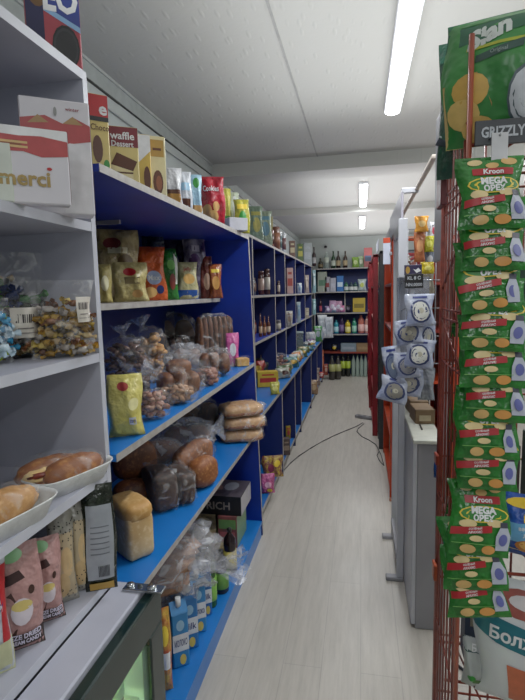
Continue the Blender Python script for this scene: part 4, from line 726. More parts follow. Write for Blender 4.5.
far('box', 'plain grey white carton on the second far shelf', (330.5, 278, 336, 291), 1, 'b0b0bc', 'c0c0cc'); far('box', 'bright blue and white washing powder box on the second far shelf', (337, 276, 343.5, 290.5), 1, '2c6cb0', 'c8dcec')
for i, (a, c) in enumerate(((344, '3c6c4c'), (349, '3c4c54'), (353, '34544c'))): far('jug', ['green', 'slate', 'dark teal'][i] + ' cleaner bottle in the row right of the blue box', (a, 282, a + 4.5, 290), 1, c, 'c8ccc8')
far('bag', 'white and yellow pack right of the cleaner bottles', (358, 279, 366, 290), 1, 'c0ccc8', 'b8c05c')
far('jug', 'dark red bottle at the left of the third far shelf', (319, 299, 322, 312), 2, '3c1c24', 'a03c50')
for i, (bb, c) in enumerate((((325, 306, 331, 311.5), 'b09cc4'), ((329, 300.5, 336, 305.5), 'c8a0c0'), ((335, 301, 342, 305.5), 'cc9cb8'), ((331, 305, 338, 311.5), '9cb4cc'), ((338, 305.5, 345, 311), 'd080a8'))):
    up_ = bb[3] < 306; o = far('bag', ['lilac pack of wipes, leftmost on the third far shelf', 'pale pink pack of wipes on the upper layer, left', 'pink pack of wipes on the upper layer, right', 'pale blue pack of wipes in the lower layer', 'bright pink pack of wipes at the right of the lower layer'][i], bb if not up_ else (bb[0], bb[1], bb[2], 306), 2, c, 'e0d8e8')
far('bag', 'black pack between the wipes and the yellow box', (345.5, 305, 351, 311), 2, '2c2830', '6c6474'); far('box', 'yellow and brown boxed set on the third far shelf', (353, 298, 365, 311), 2, 'b89c34', '7c6c2c')
for bb, c, c2, lb in (((334, 320, 338.5, 333), '3c9cac', 'b0dce4', 'turquoise bottle'), ((339, 316, 344, 332.5), '3c2c50', '6c5484', 'purple bottle'), ((345, 320, 350.5, 332.5), 'd4b830', 'e8dc88', 'bright yellow detergent bottle'), ((352, 318, 356.5, 332.5), '3c9478', '98ccb8', 'green bottle'), ((358, 315, 364, 332.5), 'cc7464', 'e4b0a8', 'coral pink bottle'), ((364.5, 316, 369, 332.5), 'd0988c', 'e8ccc4', 'pale pink bottle')):
    far('jug', lb + ' on the fourth far shelf', bb, 3, c, c2)
far('bag', 'white laundry bag at the left of the fourth far shelf', (326, 316, 333.5, 333), 3, 'c4c8cc', '9cacb8', Y=8.72)
far('bag', 'black pack with yellow spot on the red brown far shelf', (331, 344, 337.5, 350), 4, '24242c', 'd8b838'); 
far('box', 'flat grey carton on the red brown far shelf', (341, 343, 356, 349.5), 4, '7c8c98', '98a4b0'); far('box', 'flat brown cardboard carton on the red brown far shelf', (356.5, 343, 369, 349), 4, '8c7050', 'a08460')
P = at(333, 368, 'Y', 8.35)
for i, x in enumerate((332, 338)): far('pet', ('left' if i == 0 else 'right') + ' dark bottle of the near pair standing before the far shelf', (x - 3.2, 356, x + 3.2, 377), 5, '3c3834', '9c9c60', Y=8.3 + .06 * i)
for i, x in enumerate((343, 348)): far('pet', ('left' if i == 0 else 'right') + ' black bottle with lime label on the floor under the far shelf', (x - 2.4, 353, x + 2.4, 372), 5, '1c1e1c', 'a0b434', Y=8.65)
for i in range(6):
    for j in range(2): far('clear', 'clear water bottle in the block on the floor under the far shelf', (351.5 + i * 4, 354, 355.2 + i * 4, 371), 5, 'c4d4cc', None, Y=8.65 + .12 * j, group='clear water bottles under the far shelf')

bays = [(3.66, 4.56, 'first'), (4.62, 5.2, 'second'), (5.26, 6.05, 'third'), (6.1, 7.05, 'fourth'), (7.15, 8.0, 'fifth')]
rr = random.Random(5)
for z, zn in ((1.4855, 'upper'), (1.1205, 'lower')):
    for y0, y1, bn in bays:
        n = 5 if bn == 'first' else 3
        for i in range(n):
            y = y0 + (y1 - y0) * (i + .6) / (n + .3); c = ['brown', 'dark', 'grey', 'cream', 'rust'][(i + int(z * 10) + int(y)) % 5]; hx = {'brown': '5c3c30', 'dark': '2c2828', 'grey': '7c7c80', 'cream': 'b0a48c', 'rust': '8c4838'}[c]
            W = .07 + rr.random() * .03; lb = '%s jar number %s at the back of the %s bay, %s row of the wall shelving' % (c, nums[i], bn, zn)
            lb = '%s jar, %s of the back row in the %s bay, %s shelf' % (c, nums[i], bn, zn)
            put(bottle(W, .12 + rr.random() * .06, mt(hx, .2, 'jar_glass'), mt('3c3030', .4), ink('b0a898' if i % 2 else '7c5c4c'), 'jar'), 'jar', lb, 'jar', (-1.0, y, z), .3)
for k_, (y, c, cn, H) in enumerate(((4.0, '4c3830', 'dark brown', .22), (4.3, '7c6c5c', 'taupe', .18), (4.8, '5c4438', 'brown', .25), (5.4, '8c7c64', 'sandy', .24), (5.8, '4c3430', 'dark maroon', .28), (6.5, 'a08468', 'tan', .26), (6.85, '7c4438', 'brick', .22), (7.5, '8c6850', 'nut brown', .3))):
    tag(carton(.2, H, .22, mt(c, .55, 'stock_card'), [('r', -.7, .3, .7, .6, ink('a89880'))], None).obj('carton', None, (-.86, y, .0805), (0, 0, .1)), '%s stock carton standing in the dark lower bays of the wall shelving' % cn, 'box')
# ------------------------------------------------------------------ right side: near red wire rack
YA, YB2, XA, XB = 1.16, 1.47, .228, .95
t = thing('wire_rack', 'tall dark red wire snack rack in the right foreground', 'rack')
MB().tube((XA, YA, 0), (XA, YA, 2.03), .006, mt('9c4832', .35, 'orange_red_wire')).obj('post', t)
for x, y in ((XA, YB2), (XB, YA), (XB, YB2)): MB().tube((x, y, 0), (x, y, 2.03), .008, WIRE).obj('post', t)
mb = MB()
for i in range(1, 7): mb.tube((XA, YA + (YB2 - YA) * i / 7, .05), (XA, YA + (YB2 - YA) * i / 7, 1.98), .0032, WIRE, 6)
for z in (.06, .5, .9, 1.3, 1.42, 1.445, 1.70, 1.725, 1.75, 1.86, 1.98): mb.tube((XA, YA, z), (XA, YB2, z), .0032, WIRE, 6)
mb.tube((XA, YA, 1.3), (XA, YB2, 1.42), .004, WIRE, 6).tube((XA, YB2, 1.5), (XA, YA, 1.64), .004, WIRE, 6); mb.obj('side_grid', t)
mb = MB()
for i in range(1, 14): mb.tube((XA + (XB - XA) * i / 14, YB2, .05), (XA + (XB - XA) * i / 14, YB2, 1.98), .0035, WIRE, 6)
for i in range(11): mb.tube((XA, YB2, .06 + i * .19), (XB, YB2, .06 + i * .19), .0035, WIRE, 6)
mb.obj('back_grid', t)
mb = MB()
for i in range(1, 5): mb.tube((XB, YA + (YB2 - YA) * i / 5, .05), (XB, YA + (YB2 - YA) * i / 5, 1.98), .0035, WIRE, 6)
mb.obj('side_grid', t)
for z in (.42, .84, 1.3, 1.81):
    mb = MB()
    for i in range(1, 8): mb.tube((XA + (XB - XA) * i / 7.5, YA, z), (XA + (XB - XA) * i / 14, YB2, z), .003, WIRE, 6)
    for y in (YA, (YA + YB2) / 2, YB2): mb.tube((XA, y, z - .004), (XB, y, z - .004), .004, WIRE, 6)
    mb.obj('wire_shelf', t)
r = MB().rbox(XA + .008, YA - .016, 1.800, XB, YA - .009, 1.85, mt('3c3e44', .4, 'label_rail'), .001)
S = lambda u, v, o: (XA + .008 + (u + 1) / 2 * .22, YA - .0165 - o, 1.800 + v * .05)
r.art(S, [('t', 'GRIZZLY', -.5, .5, .45, ink('b8bcc4'), .03, .78), ('r', .02, .16, .32, .85, ink('c8c8c4')), ('r', .08, .4, .26, .5, BK)], .22, .05); r.obj('price_rail', t)
MB().rbox(XA - .022, YB2 - .08, 1.72, XA - .006, YB2 + .0, 1.82, mt('6c2830', .4, 'bracket_red')).obj('clip', t)
MB().rbox(XA - .014, YB2 - .03, .99, XA - .004, YB2 + .01, 1.02, mt('8c301c', .4, 'clip_red')).obj('clip', t); MB().rbox(XA - .014, YB2 - .03, .63, XA - .004, YB2 + .01, .68, mt('a8441c', .4, 'clip_orange')).obj('clip', t)
t2 = thing('price_tag_holder', 'small clear plastic tag clipped on the upper left of the near wire rack', 'tag', (XA - .012, YA + .2, 1.86), (0, 0, 0)); MB().add([(-.03, 0, 0), (.0, 0, .012), (0, .06, .018), (-.03, .06, .006)], [(0, 1, 2, 3)], mt('b8bcc4', .2)) if False else None
mb = MB().rbox(-.03, -.03, -.001, .006, .03, .002, mt('4c5c64', .2, 'tag_plastic')).rbox(-.03, -.03, .002, -.024, .03, .006, mt('e0e4e8', .3, 'tag_edge')); mb.obj('tag', t2); t2.rotation_euler = (0, .5, 0)
# green nut packs
GRN = foil('2c7c2c', '1c5c20', .25, 18)
def nutart(full=True):
    NU = ink('d0a868'); NL = ink('e0c890'); RB = ink('a81c24')
    a = [('e', -.45, .90, .22, .05, NL), ('e', .55, .9, .24, .055, NU), ('e', .05, .84, .2, .045, NU), ('r', -.55, .70, .7, .80, RB), ('t', 'Kroon', .08, .75, .075, W_, .03, 1.0), ('e', .08, .56, .86, .11, YL), ('e', .08, .56, .8, .095, ink('2c7c2c')),
         ('t', 'MEGA', .08, .615, .1, W_, .05, 1.25), ('t', 'ОРЕХ', .08, .515, .09, W_, .05, 1.25), ('e', -.45, .43, .3, .055, NL), ('e', .45, .45, .26, .05, NL),
         ('p', [(-.95, .27), (.35, .33), (.35, .42), (-.95, .37)], RB), ('t', 'СОЛЁНЫЙ', -.2, .375, .034, W_, .02, .85, .02), ('t', 'АРАХИС', -.2, .325, .034, W_, .02, .75, .02), ('e', -.15, .24, .22, .04, NL),
         ('p', [(.5, .1), (.93, .1), (.96, .28), (.84, .4), (.84, .44), (.6, .44), (.6, .4), (.48, .28)], ink('b4b8c8')), ('r', .6, .4, .84, .47, ink('3c3c4c')), ('e', .72, .24, .14, .08, ink('5c60a0')),
         ('r', -.9, .165, .55, .172, ink('7cb45c')), ('e', -.4, .095, .24, .06, NU), ('e', .25, .1, .24, .06, ink('d09048'))]
    return a
ordn = ['uppermost', 'second', 'third', 'fourth', 'fifth', 'sixth', 'seventh', 'eighth', 'ninth', 'lowest']
boxes = [(x, y0, x + 60, y1) for x, y0, y1 in ((468, 150, 227), (468, 205, 270), (467, 252, 313), (468, 292, 353), (469, 332, 391), (468, 368, 426), (462, 402, 464), (462, 438, 496), (454, 492, 564), (451, 540, 599), (453, 567, 627))]
ordn = ['uppermost', 'second from the top', 'third from the top', 'fourth from the top', 'fifth from the top', 'sixth from the top', 'seventh from the top', 'eighth from the top', 'ninth from the top', 'second from the bottom', 'lowest']
H0 = .15
for i, bb in enumerate(boxes):
    P, W, H, th = fit(bb, Y=1.0); Wp = .123
    o = pouch(Wp, H0 if i != 8 else .155, .03, GRN, nutart(), i * 1.3, False, 0, .4).obj('peanut_pack', None, (P.x, 1.03, P.z), (math.radians(-16), math.radians([0, 1, -4, 2, 1, 1, 1, 0, 2, -6, -5][i]), .05 * (-1) ** i))
    tag(o, 'green salted peanut pack in the hanging strip on the near rack, ' + ordn[i], 'snack pack', 'green peanut packs hanging in a strip')
st = MB().rbox(.25, 1.062, .8, .28, 1.064, 1.8, mt('d0d0d4', .4, 'strip_card'), .0008).tube((.265, 1.06, 1.795), (.265, 1.16, 1.815), .0025, CHROME)
tag(st.obj('hanging_strip', None), 'white hanging strip and hook carrying the green peanut packs', 'hanger')
# second strip seen edge on, deeper in the rack
for i in range(11):
    z = 1.62 - i * .082
    o = pouch(.13, .15, .045, GRN, nutart(), i * 2.1, False, 0, 1.0).obj('peanut_pack', None, (.272 + .006 * math.sin(i * 2.2), 1.24 + .004 * i, z - .075), (math.radians(-14), math.radians(4 * math.sin(i * 1.7)), -1.05 + .2 * math.sin(i)))
    tag(o, 'green peanut pack turned edge-on behind the front strip, ' + ['topmost', 'second down', 'third down', 'fourth down', 'fifth down', 'sixth down', 'seventh down', 'eighth down', 'ninth down', 'tenth down', 'bottommost'][i], 'snack pack', 'green packs in the rear strip')
tag(MB().rbox(.262, 1.262, .74, .284, 1.264, 1.77, mt('1c3c20', .4, 'strip_card_green'), .0008).obj('hanging_strip'), 'green hanging strip deeper inside the near rack', 'hanger')
# top chips bag
bag('chips_bag', 'big green chips bag with yellow crisps standing on top of the near wire rack', 'bag', (446, 16, 560, 124), None, 1.815, foil('3c8c40', '2c7434', .3, 10), [('p', [(-1, .78), (1, .86), (1, 1), (-1, 1)], ink('1c5c40')), ('t', 'Sian', -.25, .85, .17, ink('d0d8d4'), .05, .9, .1), ('r', -.62, .73, .3, .755, ink('a8b030')), ('p', [(-.45, .62), (.3, .68), (.3, .74), (-.45, .68)], ink('2c4c44')), ('t', 'Original', -.08, .68, .04, ink('8c9c98'), .01, .6),
    ('p', [(-.98, .0), (-.2, .0), (-.15, .3), (-.4, .55), (-.95, .5)], ink('c8a868')), ('e', -.5, .42, .3, .13, ink('d4a850')), ('e', -.65, .24, .3, .12, ink('e0bc6c')), ('e', -.4, .12, .3, .1, ink('d8b060')), ('e', .42, .3, .34, .25, ink('44545c')), ('e', .42, .3, .3, .22, ink('c0c4cc'))], D=.09, Y=1.2, dl=0, k=2, tilt=4, crk=.3)
bag('chips_bag', 'dark green bag corner poking out left behind the big chips bag', 'bag', (440, 40, 470, 128), None, 1.784, foil('1c5c44', '2c4c40', .3), [], D=.05, Y=1.38, dl=0, k=5, crk=1)
# right edge packs on rack shelves
bag('noodle_pack', 'blue and yellow noodle pack with pasta picture at the right edge of the near rack', 'bag', (494, 497, 566, 606), None, .845, foil('2454b0', '1c3c84', .3), [('r', -1, .0, 1, .16, YL), ('r', -.1, .02, .2, .12, W_), ('r', -1, .3, 1, .62, ink('6cb0e0')), ('t', 'ЁЁЛЬ', .1, .7, .13, YL, .05, 1.5), ('t', 'вермишель', .1, .53, .07, W_, .02, 1.4), ('t', 'лапша', .1, .43, .07, W_, .02, 1.0), ('e', .1, .25, .5, .12, ink('c87c34')), ('e', .1, .27, .4, .09, ink('e8b060')), ('e', -.1, .9, .5, .07, ink('e8c030'))], D=.07, Y=1.23, dl=0, tilt=0)
bag('noodle_pack', 'dark pack with orange edge above the blue noodle pack', 'bag', (503, 438, 560, 512), None, 1.305 - .2, foil('20203c', '141428', .3), [('r', -1, .5, 1, .6, ink('c85030')), ('r', -.5, .2, .2, .5, ink('a8a8c8'))], D=.06, Y=1.33, dl=0) if False else None
bx('carton', 'dark carton with orange band at the right edge, above the blue noodle pack', 'box', (500, 425, 566, 500), None, 1.306 - .2, mt('20203c', .4, 'dark_card'), [('r', -1, .62, 1, .7, ink('c85030')), ('r', -.3, .25, .2, .6, ink('a8a8c8'))], D=.1, Y=1.35, dl=0) if False else None
bag('flour_bag', 'large white bag with teal ribbon lettering at the lower right of the near rack', 'bag', (478, 618, 596, 740), None, None, mt('dcdee0', .45, 'white_sack', 'd0d2d8', 6, .3), [('e', -.25, .86, .52, .1, ink('a05048')), ('e', -.2, .875, .3, .05, ink('d8d0d4')), ('e', .1, .85, .08, .03, ink('6c3c50')), ('p', [(-1, .6), (-.6, .54), (-.6, .73), (-.97, .76)], ink('1c6c7c')), ('p', [(-.61, .54), (1, .46), (1, .64), (-.61, .73)], ink('1c6c7c')),
    ('t', 'Болж', -.35, .615, .1, W_, .03, .85, .0), ('r', -.45, 0, 1, .4, ink('d06c48')), ('t', 'гречневая', .2, .32, .05, ink('e8c8b8'), .01, 1.0)], D=.1, Y=1.24, dl=0, k=1.4, crk=.08)
bpy.data.objects['flour_bag'].location.z = .424; bpy.data.objects['flour_bag'].scale = (1, 1, 1.0)
bag('herb_sack', 'narrow pale sack with dark top and green leaves left of the white flour bag', 'bag', (463, 640, 484, 720), None, .424, mt('b0b4b4', .45, 'pale_sack'), [('r', -1, .8, 1, 1, ink('1c3c44')), ('t', 'Б', 0, .88, .12, W_), ('e', -.2, .3, .4, .06, GR), ('e', .3, .22, .4, .06, ink('4c7c3c'))], D=.06, Y=1.3, dl=0)
bag('sweet_pack', 'small blue and yellow pack hooked on the side of the near rack', 'bag', (434, 455, 447, 478), None, None, foil('1c4c9c', '143468', .2), [('e', .5, .3, .3, .2, YL), ('e', -.3, .2, .3, .15, GR)], D=.03, Y=1.5, dl=0)
bag('snack_pack', 'green pack corner with yellow print sticking out through the rack side', 'bag', (437, 412, 462, 440), None, None, GRN, [('e', -.5, .4, .3, .15, YL), ('r', -.2, .5, .8, .7, RD)], D=.03, Y=1.51, dl=-30, roll=20)
# ------------------------------------------------------------------ grey header panel beyond the rack
t = thing('header_panel', 'pale grey upright board at the back corner of the near wire rack', 'board')
MB().rbox(.236, 1.485, 0, .252, 1.51, 2.02, LGREY).obj('post', t)
MB().rbox(.228, 1.485, 1.585, .236, 1.66, 2.02, GREY).obj('board', t)
# ------------------------------------------------------------------ slim grey heater-like cabinet
t = thing('slim_grey_cabinet', 'slim waist-high grey cabinet with pale top standing along the right side', 'cabinet')
MB().rbox(.236, 2.1, 0.0, .335, 2.7, .85, GREY, .004).obj('body', t); MB().rbox(.218, 2.09, .85, .34, 2.7, .868, mt('c8c8bc', .4, 'pale_top'), .003).obj('top', t)
MB().rbox(.218, 2.1, .02, .236, 2.7, .85, LGREY, .003).obj('side_panel', t); MB().rbox(.26, 2.2, .868, .30, 2.5, .871, BLACK).obj('slot', t) if False else None
MB().rbox(.268, 2.25, .868, .276, 2.34, .870, BLACK).obj('slot', t)
for x, y, lb in ((.29, 2.42, 'brown carton lying on the slim grey cabinet, nearer one'), (.285, 2.6, 'brown carton on the slim grey cabinet, farther one')): tag(carton(.09, .07, .14, mt('7c6448', .6, 'brown_card', '6c5438', 12), [('r', -.6, .2, .6, .6, ink('b8a888'))]).obj('carton', None, (x, y, .8685), (0, 0, .1)), lb, 'box')
# ------------------------------------------------------------------ T-foot display stand
t = thing('display_stand', 'tall pale grey display stand on two flat T feet beside the slim cabinet', 'stand')
for y in (2.47, 2.91):
    MB().rbox(.128, y - .02, 0, .216, y + .02, .022, GREY, .004).obj('foot', t); MB().rbox(.182, y - .018, .022, .214, y + .018, 1.83, LGREY, .004).obj('post', t)
MB().rbox(.178, 2.49, .1, .198, 2.89, .14, GREY).obj('rail', t); MB().rbox(.178, 2.49, 1.77, .198, 2.89, 1.82, GREY).obj('rail', t)
MB().rbox(.188, 2.488, 1.83, .2, 3.45, 1.97, mt('a09ca8', .45, 'header_grey'), .002).obj('header_board', t)
MB().rbox(.25, 1.92, 1.97, .27, 3.45, 1.985, mt('d4c8bc', .5, 'pale_wood'), .003).rbox(.19, 3.43, 1.96, .27, 3.45, 1.985, LGREY).rbox(.19, 2.488, 1.96, .27, 2.51, 1.985, LGREY).obj('top_rail', t)
MB().rbox(.171, 2.40, 1.56, .212, 2.408, 1.83, LGREY, .002).rbox(.18, 2.408, 1.7, .2, 2.453, 1.72, GREY).obj('price_plate', t)
mb = MB().rbox(.125, 2.94, 1.65, .165, 2.945, 1.80, mt('c4c8d8', .4, 'tag_white')).rbox(.125, 2.939, 1.77, .165, 2.946, 1.80, ORANGE).rbox(.16, 2.93, 1.7, .175, 2.945, 1.72, GREY); mb.obj('price_card', t)
hk = MB()
for z in (1.53, 1.4): hk.tube((.19, 2.45, z), (.19, 2.2, z + .02), .003, CHROME)
hk.tube((.30, 2.2, 1.54), (.19, 2.44, 1.54), .003, CHROME); hk.obj('hook', t)
MB().rbox(.17, 2.451, 1.05, .32, 2.458, 1.56, glass('a8acb8', .25)).obj('clear_backing', t)
# sign
sg = MB().rbox(-.038, -.003, -.03, .038, .003, .03, BLACK, .001); sg.art(lambda u, v, o: (u * .037, -.0035 - o, -.03 + v * .06), [('t', 'KL 8 С', 0, .72, .26, ink('c0c4cc'), .03, 1.5), ('t', 'NN.0000', 0, .25, .24, ink('b0b4bc'), .03, 1.8)], .076, .06)
P = at(414, 281, 'Y', 2.18); tag(sg.obj('price_sign', None, P), 'small black price sign with grey letters above the dried fish packs', 'sign')
P = at(413, 270, 'Y', 2.19); s2 = MB().rbox(-.036, -.002, -.022, .036, .002, .022, mt('2c2448', .4, 'violet_card'), .001); s2.art(lambda u, v, o: (u * .036, -.0025 - o, -.022 + v * .044), [('e', -.6, .5, .25, .35, GD), ('p', [(0, .6), (.3, .5), (.6, .7), (.9, .4), (.4, .2)], W_)], .072, .044)
tag(s2.obj('brand_card', None, P), 'violet card with gold emblem hanging just above the black price sign', 'card')
# dried fish packs
FISH = foil('b4b8c4', '7c86a8', .15, 16)
fb = [((408, 297, 433, 326), 'topmost, with a white round filling'), ((398, 322, 423, 345), 'second, leaning left'), ((419, 324, 434, 352), 'slim one at the right'), ((405, 342, 430, 368), 'in the middle, with a white filling'), ((397, 355, 420, 378), 'grey one low in the bunch'), ((394, 372, 420, 396), 'second lowest'), ((378, 380, 404, 402), 'lowest, sticking out left into the aisle'), ((388, 350, 404, 384), 'narrow bluish one at the left edge')]
for i, (bb, lb) in enumerate(fb):
    P, W, H, th = fit(bb, Y=2.16 + .015 * (i % 3)); c = ['d0d0c8', '8c887c', 'a8a8a8', 'd4d4cc', '7c7c80', '98948c', '848078', '5c6880'][i]
    W *= 1.12; H *= 1.12; o = pouch(W, H, .03, FISH, [('e', 0, .45, .78, .36, ink('2c3864')), ('e', 0, .45, .62, .3, ink(c)), ('e', .05, .47, .2, .09, ink('b4b09c')), ('r', -.5, .85, .5, .92, NV)], i * 1.9, False, 0, .5).obj('dried_fish_pack', None, P, (math.radians(-10), math.radians([0, -8, 5, 6, -4, 4, 16, -10][i]), .15 * (-1) ** i))
    tag(o, 'silver blue dried fish pack on the grey stand, ' + lb, 'snack pack', 'dried fish packs on the grey stand')
for i, (bb, c, lb) in enumerate((((421, 345, 433, 372), 'b0b4bc', 'clear cloudy pack right of the fish packs'), ((418, 368, 434, 400), '9ca0a8', 'grey cloudy pack low on the right of the fish packs'))):
    P, W, H, th = fit(bb, Y=2.3); tag(pouch(W, H, .03, foil(c, '6c7078'), [], i, False, 0, .9).obj('snack_pack', None, P), lb, 'snack pack')
tag(MB().rbox(.207, 2.19, 1.1, .225, 2.192, 1.56, mt('c8ccd8', .4, 'strip2'), .0006).obj('hanging_strip'), 'pale hanging strip holding the dried fish packs', 'hanger')
# colourful packs behind
for i, (bb, Y, c, c2, lb) in enumerate((((415, 216, 428, 232), 2.6, 'e8a040', 'f0c880', 'orange pack at the top behind the grey stand'), ((414, 230, 425, 262), 2.62, 'a8603c', 'c88c5c', 'brown orange pack under the topmost orange pack'), ((424, 236, 434, 252), 2.64, 'b0ac30', 'd4d060', 'yellow green pack behind the header board'), ((425, 250, 434, 268), 2.66, '6c7484', 'b8b8c0', 'grey and blue pack behind the header board'), ((421, 262, 434, 274), 2.6, 'c8b028', 'e8dc70', 'bright yellow pack above the fish packs'), ((416, 272, 434, 296), 2.66, '8c8474', 'b8b0a0', 'dull beige pack behind the black price sign'), ((430, 222, 436, 240), 2.68, 'c8c8cc', 'b83c50', 'white and red pack at the top behind the header board'))):
    P, W, H, th = fit(bb, Y=Y); tag(pouch(W, H, .03, foil(c), [('e', 0, .5, .6, .2, ink(c2))], i, False, 0, .7).obj('snack_pack', None, P, (0, 0, .1)), lb, 'snack pack', 'packs hanging behind the grey stand')
t = thing('peg_panel', 'wire peg panel holding coloured packs behind the grey stand', 'rack')
mb = MB()
for i in range(7): mb.tube((.24 + i * .05, 2.75, .03 if i in (0, 6) else 1.1), (.24 + i * .05, 2.75, 1.82), .003 if i not in (0, 6) else .008, GREY, 6)
for z in (1.1, 1.25, 1.4, 1.55, 1.7, 1.82): mb.tube((.24, 2.75, z), (.54, 2.75, z), .003, GREY, 6)
mb.obj('grid', t); mb = MB()
for bb in ((421, 217), (419, 231), (429, 237), (429, 251), (427, 263), (425, 273), (433, 223)):
    P = at(bb[0], bb[1] + 2, 'Y', 2.64); mb.tube((P.x, 2.62, P.z), (P.x, 2.75, P.z - .005), .002, CHROME, 6)
mb.obj('hooks', t) if False else mb.obj('hook', t)
MB().rbox(.22, 2.74, 0, .26, 2.76, .02, GREY).rbox(.52, 2.68, 0, .56, 2.82, .02, GREY).obj('foot', t)
# ------------------------------------------------------------------ red goods racks along the aisle
def rack(label, x, y0, y1, H, mpost, w0, w1, name='goods_rack', ramp=True, D=.45):
    t = thing(name, label, 'rack')
    MB().rbox(x, y0, 0, x + w0, y0 + .03, H, mpost, .003).obj('post', t); MB().rbox(x, y1 - .03, 0, x + w1, y1, H, mpost, .003).obj('post', t)
    MB().rbox(x + D - .04, y0, 0, x + D, y0 + .03, H, mpost, .003).obj('post', t); MB().rbox(x + D - .04, y1 - .03, 0, x + D, y1, H, mpost, .003).obj('post', t)
    for z in (.05, .45, .86, 1.22, 1.55): MB().rbox(x + .005, y0 + .03, z - .02, x + D, y1 - .03, z, mpost if z < .9 else RED, .002).obj('shelf', t)
    MB().rbox(x, y0 + .03, H - .03, x + .02, y1 - .03, H, mpost).rbox(x + D - .02, y0 + .03, H - .03, x + D, y1 - .03, H, mpost).rbox(x, y0, H - .03, x + D, y0 + .02, H - .001, mpost).obj('top_frame', t)
    MB().rbox(x + D - .008, y0 + .03, .05, x + D, y1 - .03, H - .05, mt('6c3428', .5, 'rack_back')).obj('back_panel', t); return t
rack('orange framed goods rack beyond the grey stand', .205, 3.5, 4.55, 1.86, ORANGE, .03, .062)
rack('charcoal framed goods rack between the orange and dark red racks', .168, 4.62, 4.98, 1.86, CHAR, .045, .045)
rack('dark red framed goods rack, nearer of the two dark red ones', .118, 5.05, 6.2, 1.86, DRED, .05, .05)
rack('dark red framed goods rack, farthest along the right side', .1, 6.3, 7.6, 1.86, DRED, .04, .04)
tag(MB().rbox(.222, 3.44, 0, .235, 3.47, 1.84, mt('b87860', .4, 'copper_paint')).rbox(.222, 3.44, 1.84, .4, 3.47, 1.855, mt('b87860', .4, 'copper_paint')).rbox(.39, 3.44, 0, .4, 3.47, 1.84, mt('b87860', .4, 'copper_paint')).rbox(.2, 3.44, 0, .42, 3.47, .02, mt('b87860', .4, 'copper_paint')).obj('frame'), 'thin copper coloured frame in front of the orange rack', 'frame')
tag(MB().add([(.14, 4.7, 1.88), (.14, 4.98, 1.88), (.14, 4.98, 1.98), (.14, 4.7, 2.0)], [(0, 1, 2, 3)], W_) or MB().obj('x'), 'x', 'x') if False else None
tg = MB().rbox(.15, 4.55, 1.861, .156, 5.1, 1.96, mt('d4d8e4', .4, 'white_card3')); tag(tg.obj('topper_card'), 'white card strip standing along the top of the charcoal rack', 'card')
tg = MB().rbox(.21, 3.52, 1.861, .216, 4.5, 1.97, mt('8c8484', .5, 'grey_brown_board'), .002); tag(tg.obj('topper_board'), 'grey brown board standing along the top of the orange rack', 'board')
rr = random.Random(11); k = 0; words = ['green', 'maroon', 'grey', 'teal', 'brown', 'beige', 'olive', 'dark red', 'slate', 'cream']; cl = ['3c5c3c', '6c2c30', '6c7070', '2c5854', '6c4838', 'a89878', '5c5c38', '7c2428', '4c5460', 'b8ac8c']
lev = {.05: 'bottom', .45: 'second lowest', .86: 'middle', 1.22: 'fourth', 1.55: 'top'}
for y in (3.65, 3.95, 4.25):
    for z in (.05, .45, .86, 1.22, 1.55):
        i = k % 10; tag(pouch(.16, rr.uniform(.2, .27), .07, foil(cl[i]), [('e', 0, .5, .5, .2, ink(rr.choice(['c8c0a0', '8c3c34', 'a8b0b0', '3c6c4c']))), ('r', -.6, .75, .6, .85, ink('b8b8a8'))], k, False, .01, .6).obj('goods_bag', None, (.30, y, z + .0005), (0, 0, .9)), '%s bag on the %s shelf of the orange rack, %s along' % (words[i], lev[z], {3.65: 'nearest', 3.95: 'middle', 4.25: 'farthest'}[y]), 'bag'); k += 1
for z in (.05, .45, .86, 1.22, 1.55):
    for y in (5.3, 5.8):
        i = (k * 3) % 10; tag(pouch(.16, .24, .08, foil(cl[i]), [('e', 0, .5, .5, .2, ink('c8c0b0'))], k, False, .01, .6).obj('goods_bag', None, (.23, y, z + .0005), (0, 0, .9)), '%s bag on the %s shelf of the nearer dark red rack, %s one' % (words[i], lev[z], 'nearer' if y < 5.5 else 'farther'), 'bag'); k += 1
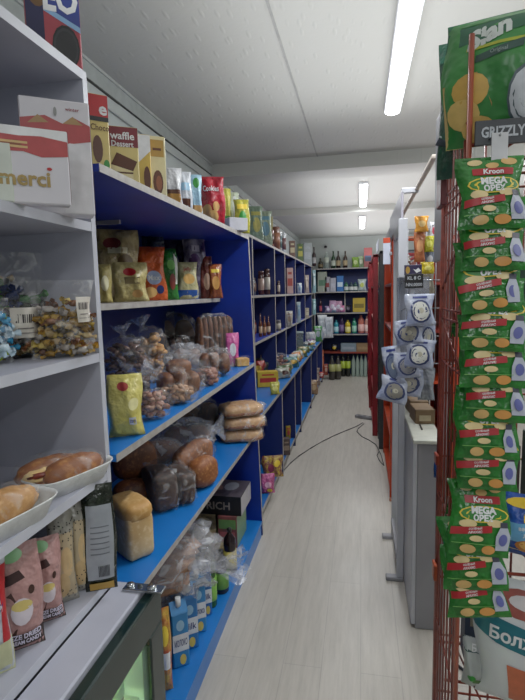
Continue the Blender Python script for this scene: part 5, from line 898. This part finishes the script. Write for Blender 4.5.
# ------------------------------------------------------------------ floor bits
t = thing('power_strip', 'grey power strip lying on the floor at the foot of the dark red rack', 'power strip', (.045, 5.75, 0), (0, 0, -.5))
MB().rbox(-.12, -.03, 0, .12, .03, .035, mt('7c7c80', .5, 'grey_plastic'), .006).obj('body', t)
for x in (-.07, 0, .07): MB().lathe([(.02, .035), (.018, .036)], BLACK, 12, (x, 0, 0)).obj('socket', t)
CB = mt('3c3c40', .5, 'black_cable')
def fl(px, py): p = at(px, py, 'Z', 0); return (p.x, p.y, .005)
pts = [fl(*p) for p in ((283, 472), (290, 464), (298, 457), (310, 449), (322, 442), (334, 436), (346, 431), (356, 427), (363, 423))]
tag(MB().path(pts, .004, CB).obj('floor_cable'), 'thin black cable curving across the pale floor to the left shelving', 'cable')
pts = [fl(*p) for p in ((364, 424), (358, 429), (357, 432), (362, 437), (370, 441), (376, 445), (381, 455), (384, 466), (380, 462), (377, 456), (379, 452))]
tag(MB().path(pts, .004, CB).obj('floor_cable'), 'looped black cable running beside the red racks from the power strip', 'cable')
P1 = at(437, 600, 'Y', 2.0)
tag(MB().path([(.37, 2.0, .03), (.36, 1.98, .008), (.38, 1.9, .005), (.42, 1.85, .005), (.6, 1.85, .005)], .006, CB).path([(.37, 2.0, .03), (.372, 2.02, .4)], .006, CB).obj('floor_cable'), 'short black cable behind the near wire rack by the slim cabinet', 'cable')

for j, (z, zn) in enumerate(((.424, 'lowest'), (.844, 'second'), (1.304, 'third'))):  # invented dark cartons, added so the gaps behind the packs look dark
    for i in range(4):
        c = [('24304c', 'navy'), ('3c2c28', 'dark brown'), ('1c3c2c', 'dark green'), ('4c2024', 'wine red')][(i + j) % 4]
        tag(carton(.13, .2 + .03 * ((i + j) % 3), .06, mt(c[0], .45, 'dark_pack'), [('r', -.8, .55, .8, .75, ink('8c8474')), ('e', 0, .3, .5, .15, ink('a08850'))]).obj('carton', None, (.36 + i * .15, 1.42, z)), '%s carton added as dark backing on the %s shelf of the near wire rack' % (c[1], zn), 'box')
bpy.context.scene.view_settings.view_transform = 'Standard'
bpy.context.scene.view_settings.exposure = -0.12
bpy.context.scene.view_settings.gamma = 1.1
